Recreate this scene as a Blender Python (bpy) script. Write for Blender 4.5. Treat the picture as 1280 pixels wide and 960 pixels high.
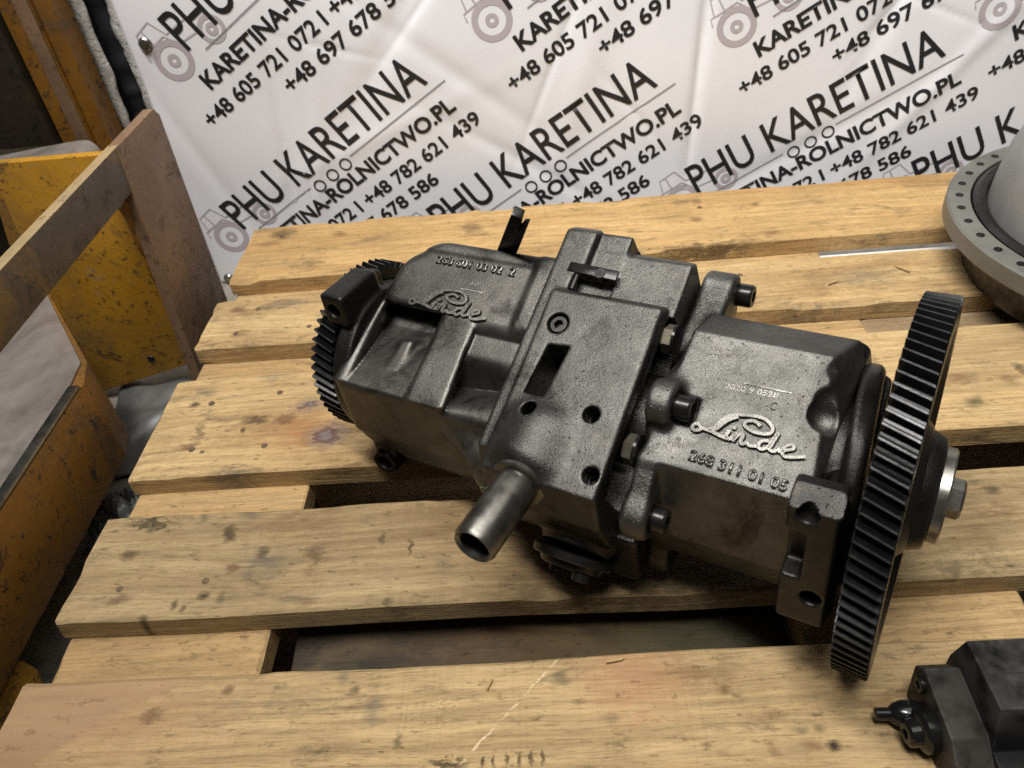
import bpy, bmesh, math, random
import numpy as np
from mathutils import Matrix, Vector

random.seed(7)
rng = np.random.default_rng(11)
sc = bpy.context.scene
for _o in list(bpy.data.objects):
    bpy.data.objects.remove(_o, do_unlink=True)
COL = sc.collection

# ------------------------------------------------------------------ camera, world, lamps, exposure
cam_d = bpy.data.cameras.new('camera')
cam = bpy.data.objects.new('camera', cam_d)
COL.objects.link(cam)
RC = Matrix(((0.99631, 0.06684, 0.05378), (-0.00238, 0.64818, -0.76149), (-0.08576, 0.75855, 0.64594)))
RC = RC.to_quaternion().to_matrix()
cam.matrix_world = Matrix.Translation((0, 0, 0.5)) @ RC.to_4x4()
cam_d.lens = 27.03
cam_d.sensor_width = 36
cam_d.clip_start = 0.01
cam_d.clip_end = 100
cam_d.dof.use_dof = True
cam_d.dof.focus_distance = 0.62
cam_d.dof.aperture_fstop = 12.0
sc.camera = cam

w = bpy.data.worlds.new('World')
sc.world = w
w.use_nodes = True
w.node_tree.nodes['Background'].inputs[0].default_value = (1.0, 0.93, 0.84, 1)
w.node_tree.nodes['Background'].inputs[1].default_value = 0.05


def lamp(loc, target, sx, sy, power, color=(1, 0.95, 0.88), spread=180):
    l = bpy.data.lights.new('ceiling_lamp', 'AREA')
    l.shape = 'RECTANGLE'
    l.size, l.size_y = sx, sy
    l.energy = power
    l.color = color
    l.spread = math.radians(spread)
    o = bpy.data.objects.new('ceiling_lamp', l)
    COL.objects.link(o)
    o.location = loc
    o.rotation_euler = (Vector(target) - Vector(loc)).to_track_quat('-Z', 'Y').to_euler()
    return o


lamp((-0.36, 0.14, 2.1), (0.42, 1.00, 0.05), 1.5, 0.26, 29, (1, 0.985, 0.955), 94)
lamp((0.45, 0.40, 2.9), (0.30, 0.98, 0), 2.6, 2.0, 23, (1, 0.985, 0.955), 112)

sc.cycles.use_denoising = False
sc.cycles.sample_clamp_indirect = 4.0

vs = sc.view_settings
vs.view_transform = 'Standard'
vs.look = 'None'
vs.exposure = -0.22
vs.gamma = 1.0

# ------------------------------------------------------------------ naming helpers


def link(o, parent=None):
    COL.objects.link(o)
    if parent is not None:
        o.parent = parent
    return o


def tag(o, label=None, cat=None, group=None, kind=None):
    if label:
        o['label'] = label
    if cat:
        o['category'] = cat
    if group:
        o['group'] = group
    if kind:
        o['kind'] = kind
    return o


def thing(name, label, cat, loc=(0, 0, 0), group=None):
    o = bpy.data.objects.new(name, None)
    o.empty_display_size = 0.05
    o.location = loc
    link(o)
    return tag(o, label, cat, group)


def mesh_obj(name, me, mat, parent=None):
    o = bpy.data.objects.new(name, me)
    if mat is not None:
        me.materials.clear()
        me.materials.append(mat)
    return link(o, parent)


def pydata(name, v, f, smooth=True):
    me = bpy.data.meshes.new(name)
    me.from_pydata([tuple(map(float, q)) for q in v], [], f)
    if smooth:
        me.polygons.foreach_set('use_smooth', [True] * len(me.polygons))
    me.update()
    return me


def from_bm(bm, name, smooth_angle=None):
    me = bpy.data.meshes.new(name)
    bmesh.ops.recalc_face_normals(bm, faces=bm.faces)
    if smooth_angle is not None:
        for f in bm.faces:
            f.smooth = True
        for e in bm.edges:
            if len(e.link_faces) == 2 and e.calc_face_angle(0) > smooth_angle:
                e.smooth = False
    bm.to_mesh(me)
    bm.free()
    return me


# ------------------------------------------------------------------ material helpers


class NT:
    def __init__(self, name):
        self.m = bpy.data.materials.new(name)
        self.m.use_nodes = True
        self.t = self.m.node_tree
        self.b = self.t.nodes['Principled BSDF']

    def node(self, typ, **kw):
        n = self.t.nodes.new(typ)
        for k, v in kw.items():
            setattr(n, k, v)
        return n

    def put(self, sock, v):
        if isinstance(v, (int, float)):
            sock.default_value = v
        elif isinstance(v, (tuple, list)):
            if len(v) == 3 and sock.type == 'RGBA':
                v = (*v, 1)
            sock.default_value = v
        else:
            self.t.links.new(v, sock)

    def coord(self):
        return self.node('ShaderNodeTexCoord').outputs['Object']

    def mapping(self, vec, loc=(0, 0, 0), rot=(0, 0, 0), scale=(1, 1, 1)):
        n = self.node('ShaderNodeMapping')
        self.put(n.inputs[0], vec)
        n.inputs[1].default_value = loc
        n.inputs[2].default_value = rot
        n.inputs[3].default_value = scale
        return n.outputs[0]

    def noise(self, vec, scale=5, detail=3, rough=0.5, dist=0.0, color=False):
        n = self.node('ShaderNodeTexNoise')
        self.put(n.inputs['Vector'], vec)
        n.inputs['Scale'].default_value = scale
        n.inputs['Detail'].default_value = detail
        n.inputs['Roughness'].default_value = rough
        n.inputs['Distortion'].default_value = dist
        return n.outputs['Color' if color else 'Fac']

    def ramp(self, fac, stops):
        n = self.node('ShaderNodeValToRGB')
        self.put(n.inputs[0], fac)
        el = n.color_ramp.elements
        while len(el) > 1:
            el.remove(el[-1])
        el[0].position = stops[0][0]
        el[0].color = self._c(stops[0][1])
        for p, c in stops[1:]:
            e = el.new(p)
            e.color = self._c(c)
        return n.outputs[0]

    @staticmethod
    def _c(c):
        if isinstance(c, (int, float)):
            return (c, c, c, 1)
        return (*c, 1) if len(c) == 3 else c

    def mix(self, fac, a, b, mode='MIX'):
        n = self.node('ShaderNodeMix', data_type='RGBA', blend_type=mode)
        self.put(n.inputs[0], fac)
        self.put(n.inputs[6], a if not isinstance(a, tuple) else (*a[:3], 1))
        self.put(n.inputs[7], b if not isinstance(b, tuple) else (*b[:3], 1))
        return n.outputs[2]

    def math(self, op, a, b=0.0, c=None, clamp=False):
        n = self.node('ShaderNodeMath', operation=op, use_clamp=clamp)
        self.put(n.inputs[0], a)
        self.put(n.inputs[1], b)
        if c is not None:
            self.put(n.inputs[2], c)
        return n.outputs[0]

    def maprange(self, v, a, b, c=0.0, d=1.0):
        n = self.node('ShaderNodeMapRange')
        self.put(n.inputs[0], v)
        for i, q in enumerate((a, b, c, d)):
            n.inputs[i + 1].default_value = q
        return n.outputs[0]

    def bump(self, h, strength=0.3, dist=0.001, normal=None):
        n = self.node('ShaderNodeBump')
        n.inputs['Strength'].default_value = strength
        n.inputs['Distance'].default_value = dist
        self.put(n.inputs['Height'], h)
        if normal is not None:
            self.put(n.inputs['Normal'], normal)
        return n.outputs[0]

    def done(self, color=None, rough=None, metal=None, normal=None, **kw):
        b = self.b
        for k, v in (('Base Color', color), ('Roughness', rough), ('Metallic', metal), ('Normal', normal)):
            if v is not None:
                self.put(b.inputs[k], v)
        for k, v in kw.items():
            self.put(b.inputs[k], v)
        return self.m


def cast_mat(name, lo, hi, r0, r1, metal=0.55, grain=1.0, wear=0.35, dirt=(0.012, 0.010, 0.008)):
    n = NT(name)
    co = n.coord()
    big = n.noise(co, 16, 4, 0.6, 0.4)
    mid = n.noise(co, 75, 4, 0.65)
    col = n.mix(n.maprange(big, 0.3, 0.7), lo, hi)
    col = n.mix(n.maprange(mid, 0.35, 0.75, 0.0, 0.45), col, tuple(0.6 * q for q in lo))
    # oil and dirt stains
    st = n.noise(co, 22, 6, 0.72, 1.2)
    oil = n.maprange(st, 0.52, 0.66, 0.0, 0.72)
    col = n.mix(oil, col, dirt)
    rus = n.noise(n.mapping(co, loc=(3, 1, 2)), 34, 6, 0.75, 0.8)
    col = n.mix(n.maprange(rus, 0.60, 0.70, 0.0, 0.35), col, (0.085, 0.058, 0.036))
    # bare metal on worn edges
    geo = n.node('ShaderNodeNewGeometry')
    pt = n.maprange(geo.outputs['Pointiness'], 0.52, 0.62)
    we = n.math('MULTIPLY', pt, n.maprange(n.noise(co, 60, 3, 0.6), 0.3, 0.6))
    col = n.mix(n.math('MULTIPLY', we, wear), col, (0.34, 0.32, 0.29))
    g1 = n.noise(co, 520, 4, 0.75)
    g2 = n.noise(co, 1700, 2, 0.6)
    h = n.math('ADD', n.math('MULTIPLY', g1, 0.8), n.math('MULTIPLY', g2, 0.5))
    h = n.math('ADD', h, n.math('MULTIPLY', n.noise(co, 60, 3, 0.6), 0.9))
    pit = n.maprange(n.noise(co, 330, 2, 0.5), 0.68, 0.74)
    h = n.math('SUBTRACT', h, n.math('MULTIPLY', pit, 0.9))
    nb = n.bump(h, 0.55 * grain, 0.0009)
    ro = n.maprange(n.noise(co, 40, 4, 0.6), 0.3, 0.7, r0, r1)
    ro = n.math('SUBTRACT', ro, n.math('MULTIPLY', we, 0.12))
    ro = n.math('SUBTRACT', ro, n.math('MULTIPLY', oil, 0.10))
    return n.done(col, ro, metal, nb)


M_CAST = cast_mat('cast_iron', (0.054, 0.052, 0.046), (0.115, 0.110, 0.098), 0.32, 0.48, 0.82, 0.5, 0.5)
M_CAST2 = cast_mat('cast_iron_bright', (0.066, 0.064, 0.058), (0.150, 0.146, 0.133), 0.31, 0.46, 0.88, 0.9, 0.6)
M_CASTM = cast_mat('cast_iron_machined', (0.046, 0.044, 0.040), (0.100, 0.097, 0.088), 0.31, 0.47, 0.85, 0.85, 0.5)
M_DARKCAST = cast_mat('oily_cast_iron', (0.014, 0.013, 0.012), (0.036, 0.033, 0.029), 0.25, 0.42, 0.7, 0.7, 0.3)
M_EMBLEM = cast_mat('raised_cast_letters', (0.085, 0.082, 0.074), (0.165, 0.160, 0.146), 0.34, 0.48, 0.86, 0.8, 0.5)


def metal_mat(name, c, rough, metal=0.9, scratch=0.3, var=0.5):
    n = NT(name)
    co = n.coord()
    v = n.noise(co, 60, 4, 0.6)
    col = n.mix(n.maprange(v, 0.35, 0.7), c, tuple(q * var for q in c))
    s = n.noise(n.mapping(co, scale=(30, 400, 400)), 4, 3, 0.6)
    r = n.maprange(n.noise(co, 90, 3, 0.6), 0.3, 0.7, rough * 0.75, rough * 1.3)
    return n.done(col, r, metal, n.bump(s, scratch, 0.0002))


M_STEEL = metal_mat('worn_steel', (0.30, 0.285, 0.25), 0.28, 0.9, 0.2)
M_PIPE = metal_mat('turned_steel', (0.17, 0.162, 0.142), 0.32, 0.9, 0.25, 0.55)
M_BRASSY = metal_mat('yellow_zinc_steel', (0.15, 0.135, 0.095), 0.40, 0.8, 0.2)
M_BLACKBOLT = metal_mat('black_oiled_steel', (0.028, 0.027, 0.025), 0.24, 0.7, 0.2)
M_GEAR = metal_mat('dark_oiled_gear_steel', (0.0075, 0.0075, 0.008), 0.30, 0.5, 0.3)
M_TIP = metal_mat('worn_tooth_tips', (0.085, 0.085, 0.086), 0.40, 0.6, 0.6, 0.3)
M_LETTER = cast_mat('cast_letters', (0.060, 0.057, 0.051), (0.11, 0.105, 0.094), 0.32, 0.44, 0.8, 0.4, 0.5)
M_BLACK = NT('dark_bore').done((0.006, 0.006, 0.006), 0.5, 0.0)

# ------------------------------------------------------------------ signed-distance castings


def smin(a, b, k):
    h = np.maximum(k - np.abs(a - b), 0) / k
    return np.minimum(a, b) - h * h * k * 0.25


def smax(a, b, k):
    return -smin(-a, -b, k)


def sub(a, b, k=0.002):
    return smax(a, -b, k)


def poly2d(X, Y, poly):
    X, Y = np.broadcast_arrays(X, Y)
    d = np.full(X.shape, 1e9, np.float32)
    s = np.ones(X.shape, np.float32)
    n = len(poly)
    j = n - 1
    for i in range(n):
        ax, ay = poly[i]
        bx, by = poly[j]
        ex, ey = bx - ax, by - ay
        wx, wy = X - ax, Y - ay
        t = np.clip((wx * ex + wy * ey) / (ex * ex + ey * ey), 0, 1)
        d = np.minimum(d, (wx - ex * t) ** 2 + (wy - ey * t) ** 2)
        c1 = Y >= ay
        c2 = Y < by
        c3 = ex * wy > ey * wx
        flip = (c1 & c2 & c3) | (~c1 & ~c2 & ~c3)
        s = np.where(flip, -s, s)
        j = i
    return s * np.sqrt(d)


def extr(d2, c, c0, c1, r=0.0):
    wv = np.maximum(c0 - c, c - c1) + r
    d2 = d2 + r
    return np.minimum(np.maximum(d2, wv), 0) + np.sqrt(np.maximum(d2, 0) ** 2 + np.maximum(wv, 0) ** 2) - r


def box(X, Y, Z, c, hs, r=0.0):
    q = [np.abs(A - cc) - hh + r for A, cc, hh in zip((X, Y, Z), c, hs)]
    out = np.sqrt(np.maximum(q[0], 0) ** 2 + np.maximum(q[1], 0) ** 2 + np.maximum(q[2], 0) ** 2)
    return out + np.minimum(np.maximum(np.maximum(q[0], q[1]), q[2]), 0) - r


def sphere(X, Y, Z, c, r):
    return np.sqrt((X - c[0]) ** 2 + (Y - c[1]) ** 2 + (Z - c[2]) ** 2) - r


def capsule(X, Y, Z, a, b, r0, r1=None):
    r1 = r0 if r1 is None else r1
    a = np.array(a)
    b = np.array(b)
    ab = b - a
    t = ((X - a[0]) * ab[0] + (Y - a[1]) * ab[1] + (Z - a[2]) * ab[2]) / ab.dot(ab)
    t = np.clip(t, 0, 1)
    return np.sqrt((X - a[0] - t * ab[0]) ** 2 + (Y - a[1] - t * ab[1]) ** 2 + (Z - a[2] - t * ab[2]) ** 2) - (r0 + (r1 - r0) * t)


def cyl(X, Y, Z, a, b, r, rd=0.0):
    a = np.array(a, float)
    b = np.array(b, float)
    ab = b - a
    L = np.linalg.norm(ab)
    ab = ab / L
    t = (X - a[0]) * ab[0] + (Y - a[1]) * ab[1] + (Z - a[2]) * ab[2]
    rr = np.sqrt(np.maximum((X - a[0]) ** 2 + (Y - a[1]) ** 2 + (Z - a[2]) ** 2 - t * t, 0))
    return extr(rr - r, t, 0, L, rd)


def planes(X, Y, Z, lst):
    d = None
    for nn, pt in lst:
        nn = np.array(nn, float)
        nn /= np.linalg.norm(nn)
        v = (X - pt[0]) * nn[0] + (Y - pt[1]) * nn[1] + (Z - pt[2]) * nn[2]
        d = v if d is None else np.maximum(d, v)
    return d


def surface_net(name, fn, lo, hi, h):
    lo = np.array(lo, float) - 2 * h
    nx, ny, nz = [int(math.ceil(v)) + 3 for v in (np.array(hi) - lo) / h]
    X = (lo[0] + h * np.arange(nx)).astype(np.float32)[:, None, None]
    Y = (lo[1] + h * np.arange(ny)).astype(np.float32)[None, :, None]
    Z = (lo[2] + h * np.arange(nz)).astype(np.float32)[None, None, :]
    D = np.ascontiguousarray(np.broadcast_to(fn(X, Y, Z), (nx, ny, nz))).astype(np.float32)
    D[[0, -1]] = 1
    D[:, [0, -1]] = 1
    D[:, :, [0, -1]] = 1
    S = D < 0
    cnt = np.zeros((nx - 1, ny - 1, nz - 1), np.uint8)
    offs = [(i, j, k) for i in (0, 1) for j in (0, 1) for k in (0, 1)]
    for i, j, k in offs:
        cnt += S[i:nx - 1 + i, j:ny - 1 + j, k:nz - 1 + k]
    I, J, K = np.nonzero((cnt > 0) & (cnt < 8))
    idx = np.full(cnt.shape, -1, np.int32)
    idx[I, J, K] = np.arange(len(I))
    cv = np.stack([D[I + i, J + j, K + k] for i, j, k in offs], 1)
    P = np.zeros((len(I), 3))
    n = np.zeros(len(I))
    for a in range(8):
        for b in range(a + 1, 8):
            oa, ob = np.array(offs[a]), np.array(offs[b])
            if np.abs(oa - ob).sum() != 1:
                continue
            va, vb = cv[:, a], cv[:, b]
            m = (va < 0) != (vb < 0)
            t = np.where(m, va / np.where(m, va - vb, 1), 0)
            P += m[:, None] * (oa + t[:, None] * (ob - oa))
            n += m
    P = P / n[:, None] + np.stack([I, J, K], 1)
    V = lo + P * h
    quads = []
    for ax in range(3):
        sl0 = [slice(None)] * 3
        sl1 = [slice(None)] * 3
        sl0[ax] = slice(0, -1)
        sl1[ax] = slice(1, None)
        a = S[tuple(sl0)]
        b = S[tuple(sl1)]
        E = np.nonzero(a != b)
        pos = np.stack(E, 1)
        u, v = (ax + 1) % 3, (ax + 2) % 3
        ok = (pos[:, u] > 0) & (pos[:, v] > 0) & (pos[:, u] < D.shape[u] - 1) & (pos[:, v] < D.shape[v] - 1)
        pos = pos[ok]
        sg = a[tuple(pos.T)]
        q = []
        for du, dv in ((-1, -1), (0, -1), (0, 0), (-1, 0)):
            p = pos.copy()
            p[:, u] += du
            p[:, v] += dv
            q.append(idx[tuple(p.T)])
        q = np.stack(q, 1)
        q[~sg] = q[~sg][:, ::-1]
        quads.append(q)
    Q = np.concatenate(quads)
    Q = Q[(Q >= 0).all(1)]
    me = bpy.data.meshes.new(name)
    me.vertices.add(len(V))
    me.vertices.foreach_set('co', V.astype(np.float32).ravel())
    me.loops.add(Q.size)
    me.loops.foreach_set('vertex_index', Q.astype(np.int32).ravel())
    me.polygons.add(len(Q))
    me.polygons.foreach_set('loop_start', np.arange(0, Q.size, 4, dtype=np.int32))
    me.polygons.foreach_set('loop_total', np.full(len(Q), 4, np.int32))
    me.polygons.foreach_set('use_smooth', np.ones(len(Q), bool))
    me.update(calc_edges=True)
    return me


# ------------------------------------------------------------------ bmesh shapes


def lathe(name, prof, seg=48, smooth=0.6):
    """prof: (axial x, radius) along +x."""
    bm = bmesh.new()
    rings = []
    for x, r in prof:
        if r < 1e-6:
            rings.append([bm.verts.new((x, 0, 0))])
        else:
            rings.append([bm.verts.new((x, r * math.cos(2 * math.pi * i / seg), r * math.sin(2 * math.pi * i / seg))) for i in range(seg)])
    for a, b in zip(rings, rings[1:]):
        for i in range(seg):
            j = (i + 1) % seg
            if len(a) == 1 and len(b) == 1:
                continue
            if len(a) == 1:
                bm.faces.new((a[0], b[i], b[j]))
            elif len(b) == 1:
                bm.faces.new((a[i], b[0], a[j]))
            else:
                bm.faces.new((a[i], b[i], b[j], a[j]))
    return from_bm(bm, name, smooth)


def hex_head(name, r, h):
    """hexagon bolt head along +x, base at 0, chamfered top."""
    bm = bmesh.new()
    R = r / math.cos(math.pi / 6)
    rings = []
    for x, rr in ((0, R), (h * 0.82, R), (h, R * 0.86)):
        rings.append([bm.verts.new((x, rr * math.cos(math.pi / 3 * i), rr * math.sin(math.pi / 3 * i))) for i in range(6)])
    for a, b in zip(rings, rings[1:]):
        for i in range(6):
            j = (i + 1) % 6
            bm.faces.new((a[i], b[i], b[j], a[j]))
    bm.faces.new(rings[0])
    bm.faces.new(rings[-1])
    return from_bm(bm, name, 0.3)


def cap_screw(name, r, h, seg=28):
    """socket head cap screw along +x with a hexagonal recess."""
    bm = bmesh.new()

    def ring(x, rr, n=seg):
        return [bm.verts.new((x, rr * math.cos(2 * math.pi * i / n), rr * math.sin(2 * math.pi * i / n))) for i in range(n)]

    rr = [ring(0, r), ring(h * 0.86, r), ring(h, r * 0.9), ring(h, r * 0.56), ring(h * 0.45, r * 0.5)]
    for a, b in zip(rr, rr[1:]):
        for i in range(seg):
            j = (i + 1) % seg
            bm.faces.new((a[i], b[i], b[j], a[j]))
    bm.faces.new(rr[0])
    bm.faces.new(rr[-1])
    # hexagonal socket: pull the inner rings to a hexagon
    for q in rr[3:]:
        for i, v in enumerate(q):
            a = 2 * math.pi * i / seg
            k = math.cos(math.pi / 6) / math.cos((a % (math.pi / 3)) - math.pi / 6)
            v.co.y *= k
            v.co.z *= k
    return from_bm(bm, name, 0.5)


def prism(name, poly, h, bevel=0.0, smooth=0.5, seg=2):
    """polygon in xy, extruded +z by h."""
    bm = bmesh.new()
    a = [bm.verts.new((x, y, 0)) for x, y in poly]
    b = [bm.verts.new((x, y, h)) for x, y in poly]
    n = len(poly)
    bm.faces.new(a[::-1])
    bm.faces.new(b)
    for i in range(n):
        j = (i + 1) % n
        bm.faces.new((a[i], a[j], b[j], b[i]))
    bmesh.ops.recalc_face_normals(bm, faces=bm.faces)
    if bevel:
        bmesh.ops.bevel(bm, geom=list(bm.edges), offset=bevel, segments=seg, affect='EDGES', profile=0.6)
    return from_bm(bm, name, smooth)


def box_mesh(name, lo, hi, bevel=0.0, seg=2):
    me = prism(name, [(lo[0], lo[1]), (hi[0], lo[1]), (hi[0], hi[1]), (lo[0], hi[1])], hi[2] - lo[2], bevel, 0.5, seg)
    me.transform(Matrix.Translation((0, 0, lo[2])))
    return me


def gear_mesh(name, N, m, width, bore, web=None, chamfer=0.0006, helix=0.0):
    """spur gear, axis x, centred on x=0."""
    ro, rr, rp = m * (N + 2) / 2, m * (N - 2.5) / 2, m * N / 2
    bm = bmesh.new()
    pr = []
    for i in range(N):
        a0 = 2 * math.pi * i / N
        p = 2 * math.pi / N
        for fr, rad in ((-0.40, rr), (-0.23, rp), (-0.07, ro), (0.07, ro), (0.23, rp), (0.40, rr)):
            pr.append((rad, a0 + fr * p))
    n = len(pr)
    xs = [(-width / 2, -chamfer), (-width / 2 + chamfer, 0), (width / 2 - chamfer, 0), (width / 2, -chamfer)]
    rings = []
    for x, dr in xs:
        rings.append([bm.verts.new((x, (r + dr) * math.cos(a + helix * x / ro), (r + dr) * math.sin(a + helix * x / ro))) for r, a in pr])
    for a, b in zip(rings, rings[1:]):
        for i in range(n):
            j = (i + 1) % n
            bm.faces.new((a[i], a[j], b[j], b[i]))
    # side faces: rim, web, hub
    web = web or [(rr - 0.012, 0.0), (rr - 0.016, -0.004), (bore + 0.014, -0.004), (bore + 0.010, 0.0), (bore, 0.0)]
    for side, ring in ((-1, rings[0]), (1, rings[-1])):
        prev = ring
        for rad, dx in web:
            x = side * (width / 2 + dx)
            cur = [bm.verts.new((x, rad * math.cos(a), rad * math.sin(a))) for _, a in pr]
            for i in range(n):
                j = (i + 1) % n
                f = (prev[i], prev[j], cur[j], cur[i])
                bm.faces.new(f if side < 0 else f[::-1])
            prev = cur
        c = bm.verts.new((side * width / 2, 0, 0))
        for i in range(n):
            j = (i + 1) % n
            bm.faces.new((prev[i], prev[j], c))
    return from_bm(bm, name, 0.35)


def catmull(pts, sub_=5):
    P = [np.array(p, float) for p in pts]
    if len(P) < 3:
        return P
    out = []
    for i in range(len(P) - 1):
        p0 = P[max(i - 1, 0)]
        p1, p2 = P[i], P[i + 1]
        p3 = P[min(i + 2, len(P) - 1)]
        for k in range(sub_):
            t = k / sub_
            out.append(0.5 * (2 * p1 + (p2 - p0) * t + (2 * p0 - 5 * p1 + 4 * p2 - p3) * t * t + (3 * p1 - p0 - 3 * p2 + p3) * t ** 3))
    out.append(P[-1])
    return out


def ribbon_bm(bm, pts, width, height):
    """raised stroke with a rounded-trapezoid section on the plane z=0."""
    pts = [np.array(p[:2], float) for p in pts]
    prof = [(-0.62, -0.0006), (-0.5, 0.55), (-0.34, 1.0), (0.34, 1.0), (0.5, 0.55), (0.62, -0.0006)]
    rings = []
    n = len(pts)
    for i, p in enumerate(pts):
        t = pts[min(i + 1, n - 1)] - pts[max(i - 1, 0)]
        t = t / (np.linalg.norm(t) + 1e-9)
        nn = np.array((-t[1], t[0]))
        wv = width(i / (n - 1)) if callable(width) else width
        ring = []
        for a, b in prof:
            q = p + nn * a * wv
            if i == 0:
                q = q - t * wv * 0.25 * (1 - abs(a))
            if i == n - 1:
                q = q + t * wv * 0.25 * (1 - abs(a))
            z = -0.001 if b < 0 else height * b
            ring.append(bm.verts.new((q[0], q[1], z)))
        rings.append(ring)
    for a, b in zip(rings, rings[1:]):
        for k in range(len(prof) - 1):
            bm.faces.new((a[k], b[k], b[k + 1], a[k + 1]))
    bm.faces.new(rings[0])
    bm.faces.new(rings[-1][::-1])


def text_mesh(name, s, extrude=0.0, bevel=0.0, offset=0.0, fit=None, spacing=1.0):
    """text as mesh, lower left of the ink at the origin, scaled to fit=(width, cap height)."""
    c = bpy.data.curves.new(name, 'FONT')
    c.body = s
    c.size = 1.0
    c.space_character = spacing
    c.resolution_u = 4
    c.offset = offset
    o = bpy.data.objects.new(name, c)
    COL.objects.link(o)
    dg = bpy.context.evaluated_depsgraph_get()
    dg.update()
    me = bpy.data.meshes.new_from_object(o.evaluated_get(dg))
    bpy.data.objects.remove(o)
    bpy.data.curves.remove(c)
    n = len(me.vertices)
    v = np.empty(n * 3, np.float32)
    me.vertices.foreach_get('co', v)
    v = v.reshape(-1, 3)
    x0, x1 = v[:, 0].min(), v[:, 0].max()
    cap = 0.729  # cap height of the built-in face
    v[:, 0] = (v[:, 0] - x0) * fit[0] / (x1 - x0)
    v[:, 1] = v[:, 1] * fit[1] / cap
    me.vertices.foreach_set('co', v.ravel())
    me.update()
    if extrude:
        bm = bmesh.new()
        bm.from_mesh(me)
        bmesh.ops.remove_doubles(bm, verts=bm.verts, dist=1e-6)
        r = bmesh.ops.extrude_face_region(bm, geom=bm.faces[:])
        vs_ = [e for e in r['geom'] if isinstance(e, bmesh.types.BMVert)]
        bmesh.ops.translate(bm, verts=vs_, vec=(0, 0, extrude))
        bmesh.ops.recalc_face_normals(bm, faces=bm.faces)
        bm.to_mesh(me)
        bm.free()
    return me
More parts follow.
